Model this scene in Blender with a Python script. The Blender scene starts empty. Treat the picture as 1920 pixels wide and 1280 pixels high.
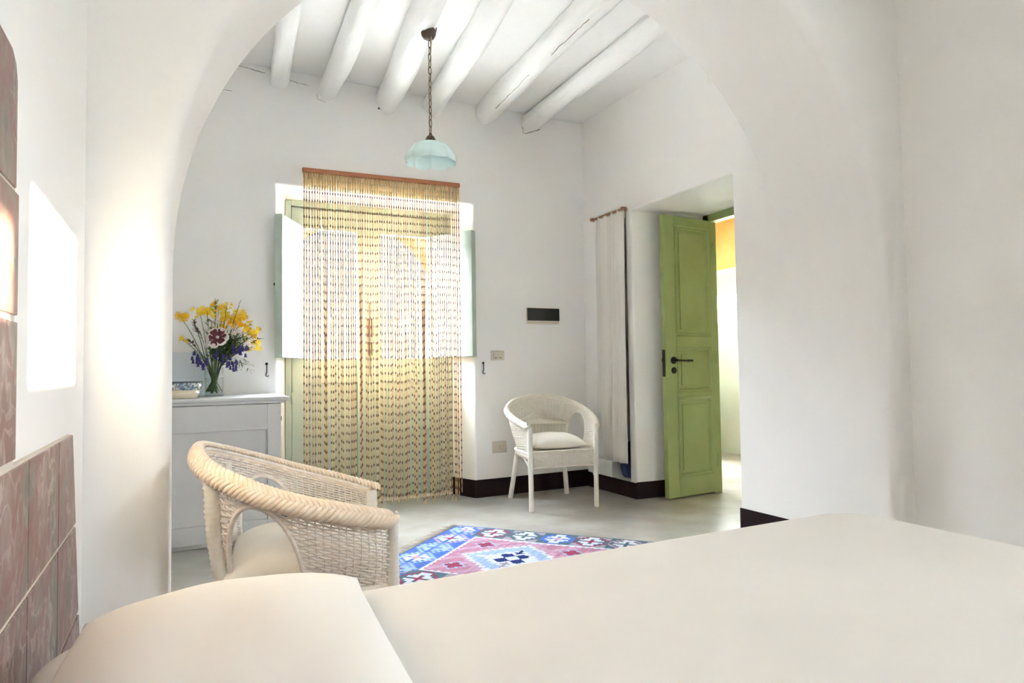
import bpy, bmesh, math, random
from mathutils import Vector, Matrix
random.seed(7)
S = bpy.context.scene
COL = S.collection
PI = math.pi

# ---------------------------------------------------------------- camera
YAW, PITCH, ROLL, FPX = math.radians(26.6455), math.radians(2.19435), math.radians(-0.84274), 1234.85
CAMH = 1.0
fw = Vector((math.sin(YAW)*math.cos(PITCH), math.cos(YAW)*math.cos(PITCH), math.sin(PITCH)))
r0 = Vector((math.cos(YAW), -math.sin(YAW), 0)); u0 = r0.cross(fw)
rr = r0*math.cos(ROLL) + u0*math.sin(ROLL); uu = u0*math.cos(ROLL) - r0*math.sin(ROLL)
cd = bpy.data.cameras.new('camera'); cam = bpy.data.objects.new('camera', cd); COL.objects.link(cam)
cd.sensor_width = 36; cd.lens = FPX/1920*36; cd.clip_start = .02; cd.clip_end = 300
M = Matrix.Identity(4)
for i in range(3):
    M[i][0] = rr[i]; M[i][1] = uu[i]; M[i][2] = -fw[i]
M[2][3] = CAMH
cam.matrix_world = M
S.camera = cam

# ---------------------------------------------------------------- world, sun, exposure
SKY = 6.2
w = bpy.data.worlds.new('world'); S.world = w; w.use_nodes = True
bg = w.node_tree.nodes['Background']; bg.inputs[0].default_value = (.82, .895, .985, 1); bg.inputs[1].default_value = SKY
sd = bpy.data.lights.new('sun', 'SUN'); sun = bpy.data.objects.new('sun', sd); COL.objects.link(sun)
SUND = Vector((-1, .5, -.16)).normalized()
sun.rotation_euler = SUND.to_track_quat('-Z', 'Y').to_euler()
sd.energy = 1.9; sd.color = (1, .80, .54); sd.angle = math.radians(.5)
vs = S.view_settings
vs.view_transform = 'Standard'; vs.look = 'None'; vs.gamma = 1; vs.use_curve_mapping = False; vs.exposure = 4.57
S.cycles.max_bounces = 14; S.cycles.diffuse_bounces = 10; S.cycles.transparent_max_bounces = 24; S.cycles.caustics_reflective = False; S.cycles.caustics_refractive = False

def portal(name, loc, direction, sx, sy):
    d = bpy.data.lights.new(name, 'AREA'); d.shape = 'RECTANGLE'; d.size = sx; d.size_y = sy
    o = bpy.data.objects.new(name, d); COL.objects.link(o); o.location = loc
    o.rotation_euler = Vector(direction).to_track_quat('-Z', 'Y').to_euler()
    d.cycles.is_portal = True
    return o

# ---------------------------------------------------------------- materials
def mat(name, col, rough=.6, col2=None, scale=6, detail=4, bump=0, bscale=40, metal=0, spec=None, trans=0, coat=0, lo=.35, hi=.65, stretch=None, bdist=.01):
    m = bpy.data.materials.new(name); m.use_nodes = True
    nt = m.node_tree; b = nt.nodes['Principled BSDF']
    b.inputs['Base Color'].default_value = (*col, 1); b.inputs['Roughness'].default_value = rough; b.inputs['Metallic'].default_value = metal
    if spec is not None: b.inputs['Specular IOR Level'].default_value = spec
    if trans: b.inputs['Transmission Weight'].default_value = trans
    if coat: b.inputs['Coat Weight'].default_value = coat
    tc = nt.nodes.new('ShaderNodeTexCoord')
    vec = tc.outputs['Object']
    if stretch:
        mp = nt.nodes.new('ShaderNodeMapping'); mp.inputs['Scale'].default_value = stretch
        nt.links.new(vec, mp.inputs[0]); vec = mp.outputs[0]
    if col2:
        n = nt.nodes.new('ShaderNodeTexNoise'); n.inputs['Scale'].default_value = scale; n.inputs['Detail'].default_value = detail
        nt.links.new(vec, n.inputs['Vector'])
        r = nt.nodes.new('ShaderNodeValToRGB'); r.color_ramp.elements[0].position = lo; r.color_ramp.elements[1].position = hi
        r.color_ramp.elements[0].color = (*col, 1); r.color_ramp.elements[1].color = (*col2, 1)
        nt.links.new(n.outputs['Fac'], r.inputs[0]); nt.links.new(r.outputs[0], b.inputs['Base Color'])
    if bump:
        n2 = nt.nodes.new('ShaderNodeTexNoise'); n2.inputs['Scale'].default_value = bscale; n2.inputs['Detail'].default_value = 5
        nt.links.new(vec, n2.inputs['Vector'])
        bp = nt.nodes.new('ShaderNodeBump'); bp.inputs['Strength'].default_value = bump; bp.inputs['Distance'].default_value = bdist
        nt.links.new(n2.outputs['Fac'], bp.inputs['Height']); nt.links.new(bp.outputs[0], b.inputs['Normal'])
    return m

def attr_mat(name, rough=.7, attr='Col', bump=0, bscale=200, spec=.3, trl=0):
    m = bpy.data.materials.new(name); m.use_nodes = True; nt = m.node_tree; b = nt.nodes['Principled BSDF']
    a = nt.nodes.new('ShaderNodeVertexColor'); a.layer_name = attr
    nt.links.new(a.outputs[0], b.inputs['Base Color']); b.inputs['Roughness'].default_value = rough; b.inputs['Specular IOR Level'].default_value = spec
    if bump:
        n2 = nt.nodes.new('ShaderNodeTexNoise'); n2.inputs['Scale'].default_value = bscale
        tc = nt.nodes.new('ShaderNodeTexCoord'); nt.links.new(tc.outputs['Object'], n2.inputs['Vector'])
        bp = nt.nodes.new('ShaderNodeBump'); bp.inputs['Strength'].default_value = bump; bp.inputs['Distance'].default_value = .003
        nt.links.new(n2.outputs['Fac'], bp.inputs['Height']); nt.links.new(bp.outputs[0], b.inputs['Normal'])
    if trl:
        t = nt.nodes.new('ShaderNodeBsdfTranslucent'); nt.links.new(a.outputs[0], t.inputs[0])
        mx = nt.nodes.new('ShaderNodeMixShader'); mx.inputs[0].default_value = trl
        nt.links.new(b.outputs[0], mx.inputs[1]); nt.links.new(t.outputs[0], mx.inputs[2]); nt.links.new(mx.outputs[0], nt.nodes['Material Output'].inputs[0])
    return m

def leaf_mat(name, col, trl=.4, rough=.6):
    m = bpy.data.materials.new(name); m.use_nodes = True; nt = m.node_tree; b = nt.nodes['Principled BSDF']
    b.inputs['Base Color'].default_value = (*col, 1); b.inputs['Roughness'].default_value = rough
    t = nt.nodes.new('ShaderNodeBsdfTranslucent'); t.inputs[0].default_value = (*col, 1)
    mx = nt.nodes.new('ShaderNodeMixShader'); mx.inputs[0].default_value = trl
    nt.links.new(b.outputs[0], mx.inputs[1]); nt.links.new(t.outputs[0], mx.inputs[2]); nt.links.new(mx.outputs[0], nt.nodes['Material Output'].inputs[0])
    return m

def pane_mat(name, tint=(1, 1, 1), refl=.06):
    m = bpy.data.materials.new(name); m.use_nodes = True; nt = m.node_tree
    t = nt.nodes.new('ShaderNodeBsdfTransparent'); t.inputs[0].default_value = (*tint, 1)
    g = nt.nodes.new('ShaderNodeBsdfGlossy'); g.inputs['Roughness'].default_value = .02
    lw = nt.nodes.new('ShaderNodeLayerWeight')      # Schlick reflectance of a thin pane, alike from both sides
    pw = nt.nodes.new('ShaderNodeMath'); pw.operation = 'POWER'; pw.inputs[1].default_value = 5; nt.links.new(lw.outputs['Facing'], pw.inputs[0])
    f = nt.nodes.new('ShaderNodeMath'); f.operation = 'MULTIPLY_ADD'; f.inputs[1].default_value = .9; f.inputs[2].default_value = refl*.5; nt.links.new(pw.outputs[0], f.inputs[0])
    mx = nt.nodes.new('ShaderNodeMixShader'); nt.links.new(f.outputs[0], mx.inputs[0])
    nt.links.new(t.outputs[0], mx.inputs[1]); nt.links.new(g.outputs[0], mx.inputs[2]); nt.links.new(mx.outputs[0], nt.nodes['Material Output'].inputs[0])
    return m

PLASTER = mat('white_plaster', (.868, .862, .848), .75, (.885, .88, .866), 2.2, 3, .25, 9, spec=.25, bdist=.012)
CEIL = mat('ceiling_whitewash', (.86, .86, .85), .75, (.88, .88, .87), 4, 4, .3, 14, spec=.25)
BEAM = mat('beam_whitewash', (.84, .84, .83), .7, (.88, .88, .87), 5, 4, .55, 9, spec=.3, stretch=(1.6, .5, 1.6), bdist=.03)
CRACK = mat('dark_crack', (.16, .13, .10), .9)
SKIRT = mat('dark_skirting_paint', (.014, .006, .007), .6, (.020, .009, .010), 5, spec=.15)
CEMENT = mat('polished_cement', (.37, .35, .315), .22, (.49, .475, .445), 3.2, 7, .05, 18, spec=.5, lo=.3, hi=.72)
PALEGREEN = mat('pale_green_paint', (.42, .50, .44), .5, (.47, .55, .49), 8, 3, .1, 40)
GREEN = mat('sage_green_paint', (.29, .355, .135), .45, (.325, .39, .155), 6, 3, .1, 30, spec=.4)
GREENLINE = mat('green_rebate_paint', (.10, .15, .07), .6)
IRON = mat('dark_iron', (.02, .018, .016), .45, metal=.6)
PANE = pane_mat('window_pane')
OCHRE = mat('ochre_plaster', (.80, .42, .12), .85, (.86, .55, .22), 3, 4, .2, 20)
STONE = mat('pale_stone', (.78, .76, .72), .8, (.84, .82, .78), 3)
CAB = mat('pale_grey_paint', (.60, .60, .595), .5, (.64, .64, .635), 4, 3, .06, 40)
WICKW = mat('white_painted_wicker', (.81, .765, .675), .6, (.87, .83, .75), 60, 2)
WICKN = mat('whitewashed_wicker', (.80, .725, .65), .6, (.88, .82, .76), 50, 2)
BRAIDN = mat('natural_braided_cane', (.80, .655, .50), .55, (.87, .77, .65), 45, 2)
LEGW = mat('white_painted_cane', (.78, .75, .68), .5, (.83, .80, .74), 20, 2)
CUSH = mat('white_cotton', (.80, .77, .70), .85, (.84, .81, .75), 9, 3, .15, 120, spec=.15, bdist=.002)
SHEET = mat('white_bed_linen', (.79, .775, .75), .9, (.82, .80, .775), 3, 3, .10, 240, spec=.1, bdist=.001)
PILLOW = mat('ivory_pillowcase', (.87, .85, .81), .85, (.89, .87, .83), 3, 3, .10, 200, spec=.15, bdist=.001)
WOODROD = mat('reddish_wood', (.42, .15, .06), .5, (.50, .20, .09), 12, 3, stretch=(1, 14, 14))
WOODEND = mat('brown_wood', (.40, .24, .14), .5)
CLOTH = mat('cream_cloth', (.76, .74, .70), .9, None, 8, 2, .2, 160, spec=.1, bdist=.001)
BLUEBAG = mat('navy_fabric', (.015, .03, .11), .7, (.03, .05, .17), 14)
OPAL = leaf_mat('pale_blue_opal_glass', (.79, .895, .895), .4, .1)
BRONZE = mat('aged_bronze', (.07, .05, .03), .45, (.12, .09, .05), 30, metal=.6)
DWOOD = mat('dark_turned_wood', (.05, .035, .025), .4, (.08, .05, .035), 20, 2)
CORD = mat('tan_cord', (.55, .42, .22), .7)
BLACKP = mat('smoked_plastic', (.006, .008, .007), .22)
CREAM = mat('cream_plastic', (.66, .60, .50), .45)
DARKSLOT = mat('slot_dark', (.03, .025, .02), .6)
GLASSV = pane_mat('vase_glass', (.97, .985, .98))
CERAM = mat('cream_glaze', (.72, .63, .48), .25, (.76, .68, .54), 12, coat=.3)
SCREEN = mat('pale_blue_sheet', (.68, .76, .84), .3, (.72, .79, .86), 3)
BEADS = attr_mat('bead_cane', .5, trl=.012)
NUTS = attr_mat('bead_nut', .45)
RUGM = attr_mat('kilim_wool', .9, bump=.5, bscale=260, spec=.1)
FRINGE = mat('rug_fringe', (.62, .57, .50), .9)
STEM = leaf_mat('stem_green', (.13, .22, .05), .15)
LEAFD = leaf_mat('dark_leaf', (.07, .12, .05), .25)
LEAFM = leaf_mat('mid_leaf', (.20, .26, .12), .3)
LEAFP = leaf_mat('purple_leaf', (.10, .05, .05), .2)
YEL = leaf_mat('yellow_petal', (.95, .71, .04), .3)
YELO = leaf_mat('orange_yellow_petal', (.93, .58, .02), .3)
WHITEP = leaf_mat('white_petal', (.80, .72, .68), .3)
MAROON = leaf_mat('maroon_petal', (.14, .03, .04), .15)
BLUEP = leaf_mat('violet_blue_petal', (.065, .05, .235), .2)
FOLI = leaf_mat('garden_leaf', (.16, .34, .08), .4)

def tile_mat():
    m = bpy.data.materials.new('mauve_tile_glaze'); m.use_nodes = True; nt = m.node_tree; b = nt.nodes['Principled BSDF']; L = nt.links.new
    tc = nt.nodes.new('ShaderNodeTexCoord')
    mp = nt.nodes.new('ShaderNodeMapping'); mp.inputs['Scale'].default_value = (1, 1.1, .9); L(tc.outputs['Object'], mp.inputs[0])
    n1 = nt.nodes.new('ShaderNodeTexNoise'); n1.inputs['Scale'].default_value = 7; n1.inputs['Detail'].default_value = 7; n1.inputs['Roughness'].default_value = .62
    L(mp.outputs[0], n1.inputs['Vector'])
    r1 = nt.nodes.new('ShaderNodeValToRGB'); e = r1.color_ramp.elements
    e[0].position = .30; e[0].color = (.11, .11, .09, 1); e[1].position = .70; e[1].color = (.34, .27, .255, 1)
    q = e.new(.42); q.color = (.21, .175, .15, 1); q = e.new(.50); q.color = (.22, .105, .095, 1); q = e.new(.60); q.color = (.28, .19, .175, 1)
    L(n1.outputs['Fac'], r1.inputs[0])
    n2 = nt.nodes.new('ShaderNodeTexNoise'); n2.inputs['Scale'].default_value = 17; n2.inputs['Detail'].default_value = 3; n2.inputs['Distortion'].default_value = .6
    L(mp.outputs[0], n2.inputs['Vector'])
    s = nt.nodes.new('ShaderNodeMath'); s.operation = 'SUBTRACT'; s.inputs[1].default_value = .5; L(n2.outputs['Fac'], s.inputs[0])
    a = nt.nodes.new('ShaderNodeMath'); a.operation = 'ABSOLUTE'; L(s.outputs[0], a.inputs[0])
    r2 = nt.nodes.new('ShaderNodeValToRGB'); r2.color_ramp.elements[0].position = .01; r2.color_ramp.elements[0].color = (1, 1, 1, 1); r2.color_ramp.elements[1].position = .05; r2.color_ramp.elements[1].color = (0, 0, 0, 1)
    L(a.outputs[0], r2.inputs[0])
    n3 = nt.nodes.new('ShaderNodeTexNoise'); n3.inputs['Scale'].default_value = 6; n3.inputs['Detail'].default_value = 6; L(tc.outputs['Object'], n3.inputs['Vector'])
    r3 = nt.nodes.new('ShaderNodeValToRGB'); r3.color_ramp.elements[0].position = .42; r3.color_ramp.elements[1].position = .62; r3.color_ramp.elements[1].color = (.6, .6, .6, 1); L(n3.outputs['Fac'], r3.inputs[0])
    mu = nt.nodes.new('ShaderNodeMixRGB'); mu.blend_type = 'MULTIPLY'; mu.inputs[0].default_value = 1; L(r2.outputs[0], mu.inputs[1]); L(r3.outputs[0], mu.inputs[2])
    mx = nt.nodes.new('ShaderNodeMixRGB'); L(mu.outputs[0], mx.inputs[0]); L(r1.outputs[0], mx.inputs[1]); mx.inputs[2].default_value = (.56, .48, .46, 1)
    L(mx.outputs[0], b.inputs['Base Color']); b.inputs['Roughness'].default_value = .42
    return m
TILE = tile_mat()
GROUT = mat('tile_grout', (.66, .60, .52), .9)

def bowl_mat():
    m = mat('painted_band', (.70, .66, .58), .25, coat=.3); nt = m.node_tree; b = nt.nodes['Principled BSDF']
    tc = nt.nodes.new('ShaderNodeTexCoord'); n = nt.nodes.new('ShaderNodeTexNoise'); n.inputs['Scale'].default_value = 55; n.inputs['Distortion'].default_value = 1.0
    nt.links.new(tc.outputs['Object'], n.inputs['Vector'])
    r = nt.nodes.new('ShaderNodeValToRGB'); e = r.color_ramp.elements
    e[0].position = .42; e[0].color = (.10, .16, .30, 1); e[1].position = .56; e[1].color = (.66, .64, .58, 1); q = e.new(.49); q.color = (.20, .30, .30, 1)
    nt.links.new(n.outputs['Fac'], r.inputs[0]); nt.links.new(r.outputs[0], b.inputs['Base Color'])
    return m
BAND = bowl_mat()

# ---------------------------------------------------------------- mesh helpers
class MB:
    def __init__(s): s.v = []; s.f = []; s.c = []
    def add(s, vs_, fs, col=None):
        o = len(s.v); s.v += [tuple(x) for x in vs_]
        for f in fs:
            s.f.append([i+o for i in f]); s.c.append(col)
        return s
    def box(s, x0, x1, y0, y1, z0, z1, col=None):
        return s.add([(x0,y0,z0),(x1,y0,z0),(x1,y1,z0),(x0,y1,z0),(x0,y0,z1),(x1,y0,z1),(x1,y1,z1),(x0,y1,z1)],
                     [(0,3,2,1),(4,5,6,7),(0,1,5,4),(1,2,6,5),(2,3,7,6),(3,0,4,7)], col)
    def tube(s, pts, r, n=6, col=None, closed=False, cap=True, flat=None):
        pts = [Vector(p) for p in pts]; N = len(pts)
        if not hasattr(r, '__len__'): r = [r]*N
        up = None; vs_ = []
        for i, p in enumerate(pts):
            if closed: t = pts[(i+1) % N]-pts[i-1]
            else: t = pts[min(i+1, N-1)]-pts[max(i-1, 0)]
            if t.length < 1e-9: t = Vector((0, 0, 1))
            t.normalize()
            if up is None:
                up = Vector((0, 0, 1)) if abs(t.z) < .9 else Vector((0, 1, 0))
            a = t.cross(up)
            if a.length < 1e-6: a = t.orthogonal()
            a.normalize(); b_ = a.cross(t).normalized(); up = b_
            for k in range(n):
                an = 2*PI*k/n + PI/n
                vs_.append(p + a*math.cos(an)*r[i]*(flat or 1) + b_*math.sin(an)*r[i])
        fs = []
        for i in range(N if closed else N-1):
            j = (i+1) % N
            for k in range(n):
                k2 = (k+1) % n
                fs.append((i*n+k, i*n+k2, j*n+k2, j*n+k))
        if cap and not closed:
            fs.append(tuple(range(n-1, -1, -1))); fs.append(tuple((N-1)*n+k for k in range(n)))
        return s.add(vs_, fs, col)
    def lathe(s, prof, n=24, c=(0, 0, 0), col=None, fn=None, cap=True):
        vs_ = []
        for (r, z) in prof:
            for k in range(n):
                a = 2*PI*k/n; q = r*(fn(a, z) if fn else 1)
                vs_.append((c[0]+q*math.cos(a), c[1]+q*math.sin(a), c[2]+z))
        fs = []
        for i in range(len(prof)-1):
            for k in range(n):
                k2 = (k+1) % n; fs.append((i*n+k, i*n+k2, (i+1)*n+k2, (i+1)*n+k))
        if cap:
            fs.append(tuple(range(n-1, -1, -1))); fs.append(tuple((len(prof)-1)*n+k for k in range(n)))
        return s.add(vs_, fs, col)
    def ball(s, c, r, n=8, m=5, col=None, mtx=None):
        if not hasattr(r, '__len__'): r = (r, r, r)
        vs_ = []
        for i in range(m+1):
            th = PI*i/m
            for k in range(n):
                a = 2*PI*k/n
                p = Vector((r[0]*math.sin(th)*math.cos(a), r[1]*math.sin(th)*math.sin(a), r[2]*math.cos(th)))
                if mtx: p = mtx @ p
                vs_.append(p+Vector(c))
        fs = [(i*n+k, (i+1)*n+k, (i+1)*n+(k+1) % n, i*n+(k+1) % n) for i in range(m) for k in range(n)]
        return s.add(vs_, fs, col)
    def grid(s, fn, nu, nv, col=None, colfn=None):
        vs_ = [fn(i/nu, j/nv) for j in range(nv+1) for i in range(nu+1)]
        o = len(s.v); s.v += [tuple(x) for x in vs_]
        for j in range(nv):
            for i in range(nu):
                s.f.append([o+j*(nu+1)+i, o+j*(nu+1)+i+1, o+(j+1)*(nu+1)+i+1, o+(j+1)*(nu+1)+i]); s.c.append(colfn(i, j) if colfn else col)
        return s
    def prism(s, poly, z0, z1, col=None):
        n = len(poly)
        return s.add([(x, y, z0) for x, y in poly]+[(x, y, z1) for x, y in poly],
                     [tuple(range(n-1, -1, -1)), tuple(range(n, 2*n))]+[(i, (i+1) % n, n+(i+1) % n, n+i) for i in range(n)], col)
    def xform(s, m):
        s.v = [tuple(m @ Vector(p)) for p in s.v]; return s
    def build(s, name, material, parent=None, smooth=False, bevel=0, bseg=2, fixn=True, autos=None):
        me = bpy.data.meshes.new(name); me.from_pydata(s.v, [], s.f); me.update()
        if any(c is not None for c in s.c):
            ca = me.color_attributes.new('Col', 'FLOAT_COLOR', 'CORNER'); buf = []
            for f, c in zip(s.f, s.c): buf += [*(c or (.5, .5, .5)), 1.0]*len(f)
            ca.data.foreach_set('color', buf)
        if fixn:
            b = bmesh.new(); b.from_mesh(me); bmesh.ops.recalc_face_normals(b, faces=b.faces); b.to_mesh(me); b.free()
        me.materials.append(material)
        if smooth: me.polygons.foreach_set('use_smooth', [True]*len(me.polygons))
        o = bpy.data.objects.new(name, me); COL.objects.link(o)
        if parent: o.parent = parent
        if bevel:
            md = o.modifiers.new('bevel', 'BEVEL'); md.width = bevel; md.segments = bseg; md.limit_method = 'ANGLE'; md.angle_limit = math.radians(40)
            if smooth is False: me.polygons.foreach_set('use_smooth', [True]*len(me.polygons)); md.harden_normals = True
        if autos:
            me.polygons.foreach_set('use_smooth', [True]*len(me.polygons)); me.set_sharp_from_angle(angle=math.radians(autos))
        return o

def tag(o, label=None, cat=None, group=None, kind=None):
    if label: o['label'] = label
    if cat: o['category'] = cat
    if group: o['group'] = group
    if kind: o['kind'] = kind
    return o
def thing(name, loc=(0, 0, 0), rz=0, **k):
    o = bpy.data.objects.new(name, None); COL.objects.link(o); o.location = loc; o.rotation_euler = (0, 0, rz); o.empty_display_size = .1
    return tag(o, **k)
def struct(o, label=None, cat=None): return tag(o, label, cat, kind='structure')
def cr(P, t):
    n = len(P)-1; x = max(0, min(n-1e-9, t*n)); i = int(x); f = x-i
    p0, p1, p2, p3 = P[max(i-1, 0)], P[i], P[i+1], P[min(i+2, n)]
    return Vector([.5*(2*b+(c-a)*f+(2*a-5*b+4*c-d)*f*f+(3*b-a-3*c+d)*f**3) for a, b, c, d in zip(p0, p1, p2, p3)])

# ================================================================ ROOM SHELL
YB, YDR = 4.68, 4.95            # back wall plane, french-door plane
XR = 3.04                       # right wall of the main room
XLB, XRB = -.225, 3.17          # sleeping alcove left / right walls
YF, YK = 2.0, 2.6               # arch wall front / back
ZC = 3.06
XLR = -.85                      # left wall of the main room (behind the pier)

def wall_grid(plane, us, zs, hole):
    """quads of a flat wall split at us x zs, leaving out cells for which hole(u,z) is true; plane(u,z)->3d"""
    m = MB()
    for i in range(len(us)-1):
        for j in range(len(zs)-1):
            if hole((us[i]+us[i+1])/2, (zs[j]+zs[j+1])/2): continue
            m.add([plane(us[i], zs[j]), plane(us[i+1], zs[j]), plane(us[i+1], zs[j+1]), plane(us[i], zs[j+1])], [(0, 1, 2, 3)])
    return m

def weld(o, d=.0005):
    b = bmesh.new(); b.from_mesh(o.data); bmesh.ops.remove_doubles(b, verts=b.verts, dist=d); bmesh.ops.recalc_face_normals(b, faces=b.faces); b.to_mesh(o.data); b.free()

# floor
m = MB().box(XLR-.4, 5.8, -2.5, 6.2, -.12, 0)
struct(m.build('floor', CEMENT), 'polished beige cement floor with cloudy mottling', 'floor')

# back wall with splayed opening for the french door
def pb(u, z): return (u, YB, z)
def pb2(u, z): return (u, YB+.55, z)
A = (.57, 2.022, 2.268); D = (.672, 1.925, 2.228)
m = wall_grid(pb, [XLR-.3, A[0], A[1], XR+.9], [0, A[2], ZC+.2], lambda u, z: A[0] < u < A[1] and z < A[2])
o2 = wall_grid(pb2, [XLR-.3, D[0], D[1], XR+.9], [0, D[2], ZC+.2], lambda u, z: D[0] < u < D[1] and z < D[2])
m.add(o2.v, o2.f)
for (x, dx) in ((A[0], D[0]), (A[1], D[1])):
    m.add([(x, YB, 0), (dx, YDR+.03, 0), (dx, YDR+.03, D[2]), (x, YB, A[2])], [(0, 1, 2, 3)])
    m.add([(dx, YDR+.03, 0), (dx, YB+.55, 0), (dx, YB+.55, D[2]), (dx, YDR+.03, D[2])], [(0, 1, 2, 3)])
m.add([(A[0], YB, A[2]), (A[1], YB, A[2]), (D[1], YDR+.03, D[2]), (D[0], YDR+.03, D[2])], [(0, 1, 2, 3)])
m.add([(D[0], YDR+.03, D[2]), (D[1], YDR+.03, D[2]), (D[1], YB+.55, D[2]), (D[0], YB+.55, D[2])], [(0, 1, 2, 3)])
m.add([(XLR-.3, YB, ZC+.2), (XR+.9, YB, ZC+.2), (XR+.9, YB+.55, ZC+.2), (XLR-.3, YB+.55, ZC+.2)], [(0, 1, 2, 3)])
o = m.build('wall_back', PLASTER); weld(o)
md = o.modifiers.new('bevel', 'BEVEL'); md.width = .012; md.segments = 3; md.limit_method = 'ANGLE'; md.angle_limit = math.radians(30)
struct(o, 'white plastered back wall around the glazed door', 'wall')

# right wall: niche and deep doorway
NY0, NY1, NZ0, NZ1 = 4.095, 4.345, .115, 2.13
DY0, DY1, DZ = 2.99, 4.015, 2.172
XO = 3.76
us = [YK-.002, DY0, DY1, NY0, NY1, YB]; zs = [0, NZ0, NZ1, DZ, ZC+.2]
def holeR(u, z): return (DY0 < u < DY1 and z < DZ) or (NY0 < u < NY1 and NZ0 < z < NZ1)
m = wall_grid(lambda u, z: (XR, u, z), us, zs, holeR)
DO0, DO1, DOZ = 3.0, 3.955, 2.172
for (y, y2) in ((DY0, DO0), (DY1, DO1)):
    for za, zb in zip(zs[:-1], zs[1:]):
        if zb <= DZ: m.add([(XR, y, za), (XO, y2, za), (XO, y2, zb), (XR, y, zb)], [(0, 1, 2, 3)])
m.add([(XR, DY0, DZ), (XR, DY1, DZ), (XO, DO1, DZ), (XO, DO0, DZ)], [(0, 1, 2, 3)])
nd = XR+.30
m.add([(XR, NY0, NZ0), (nd, NY0, NZ0), (nd, NY0, NZ1), (XR, NY0, NZ1), (XR, NY1, NZ0), (nd, NY1, NZ0), (nd, NY1, NZ1), (XR, NY1, NZ1)],
      [(0, 1, 2, 3), (4, 5, 6, 7), (1, 5, 6, 2), (0, 4, 5, 1), (3, 7, 6, 2)])
o2 = wall_grid(lambda u, z: (XO, u, z), [YF, DO0, DO1, YB+.55], [0, DZ, ZC+.2], lambda u, z: DO0 < u < DO1 and z < DZ)
m.add(o2.v, o2.f)
o = m.build('wall_right', PLASTER); weld(o)
md = o.modifiers.new('bevel', 'BEVEL'); md.width = .014; md.segments = 3; md.limit_method = 'ANGLE'; md.angle_limit = math.radians(30)
struct(o, 'white plastered right wall with the deep doorway and curtained niche', 'wall')

# arch wall
CX, RA, Z0 = 1.505, 1.535, 1.35
XA0, XA1, ZT = XLR-.3, XRB+.6, ZC+.25
out = [(CX-RA, z, -1, 0) for z in [0, .14, .4, .7, 1.0, 1.2]]
angs = set(PI - PI*i/64 for i in range(65))
for cx_, cz_ in ((XA0, ZT), (XA1, ZT)): angs.add(math.atan2(cz_-Z0, cx_-CX))
for a in sorted(angs, reverse=True): out.append((CX+RA*math.cos(a), Z0+RA*math.sin(a), math.cos(a), math.sin(a)))
out += [(CX+RA, z, 1, 0) for z in [1.2, 1.0, .7, .4, .14, 0]]
RE = .06
m = MB(); rings = []
for (x, z, nx, nz) in out:
    ts = []
    if nx < 0: ts.append((XA0-x)/nx)
    if nx > 0: ts.append((XA1-x)/nx)
    if nz > 1e-6: ts.append((ZT-z)/nz)
    t = min(ts)
    ring = [(x+nx*t, YF, z+nz*t)]
    for k in range(7):
        a = PI/2*k/6
        ring.append((x+nx*RE*(1-math.sin(a)), YF+RE*(1-math.cos(a)), z+nz*RE*(1-math.sin(a))))
    ring += [(x, YF+.3, z), (x, YK, z), (x+nx*t, YK, z+nz*t)]
    rings.append(ring)
n = len(rings[0])
m.v = [p for r in rings for p in r]
for i in range(len(rings)-1):
    for k in range(n-1): m.f.append([i*n+k, i*n+k+1, (i+1)*n+k+1, (i+1)*n+k]); m.c.append(None)
o = m.build('wall_arch', PLASTER, autos=50)
struct(o, 'white plastered wall with the wide round arch to the alcove', 'wall')

# alcove walls (behind and beside the camera)
YR = -2.0
o = struct(MB().box(XLB-.25, XLB, YR-.2, YF, 0, ZC+.2).build('wall_left', PLASTER), 'white plastered alcove wall behind the tiled headboard', 'wall')
# right alcove wall with a small window (out of view, lets the low sun in)
SW = (-.30, .27, 1.525, 1.89)
dy = .5*(XRB-XLB); dz = .16*(XRB-XLB)
SW = (1.31-dy, 1.845-dy, .985+dz, 1.315+dz)
SW2 = (.90-dy, 1.14-dy, 1.08+dz, 1.216+dz)      # second light of the same window, its upper part shuttered
def alc(x): return wall_grid(lambda u, z: (x, u, z), [YR-.2, SW2[0], SW2[1], SW[0], SW[1], YF], [0, SW[2], SW2[2], SW2[3], SW[3], ZC+.2], lambda u, z: (SW[0] < u < SW[1] and SW[2] < z < SW[3]) or (SW2[0] < u < SW2[1] and SW2[2] < z < SW2[3]))
m = alc(XRB); q = alc(XRB+.04); m.add(q.v, q.f)
for wn in (SW, SW2):
    for z in (wn[2], wn[3]): m.add([(XRB, wn[0], z), (XRB, wn[1], z), (XRB+.04, wn[1], z), (XRB+.04, wn[0], z)], [(0, 1, 2, 3)])
    for y in (wn[0], wn[1]): m.add([(XRB, y, wn[2]), (XRB, y, wn[3]), (XRB+.04, y, wn[3]), (XRB+.04, y, wn[2])], [(0, 1, 2, 3)])
o = m.build('wall_right_alcove', PLASTER); weld(o)
struct(o, 'white plastered alcove wall on the far right', 'wall')
struct(MB().box(XLB-.25, XRB+.04, YR-.25, YR, 0, ZC+.2).build('wall_rear', PLASTER), 'white plastered rear wall of the alcove', 'wall')
portal('portal_side', (XRB+.03, (SW[0]+SW[1])/2, (SW[2]+SW[3])/2), (-1, 0, 0), SW[1]-SW[0], SW[3]-SW[2])
portal('portal_side_shuttered', (XRB+.03, (SW2[0]+SW2[1])/2, (SW2[2]+SW2[3])/2), (-1, 0, 0), SW2[1]-SW2[0], SW2[3]-SW2[2])
struct(MB().box(XLR-.3, XLR, YK, YB, 0, ZC+.2).build('wall_left_room', PLASTER), 'white plastered left wall of the main room', 'wall')

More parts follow.
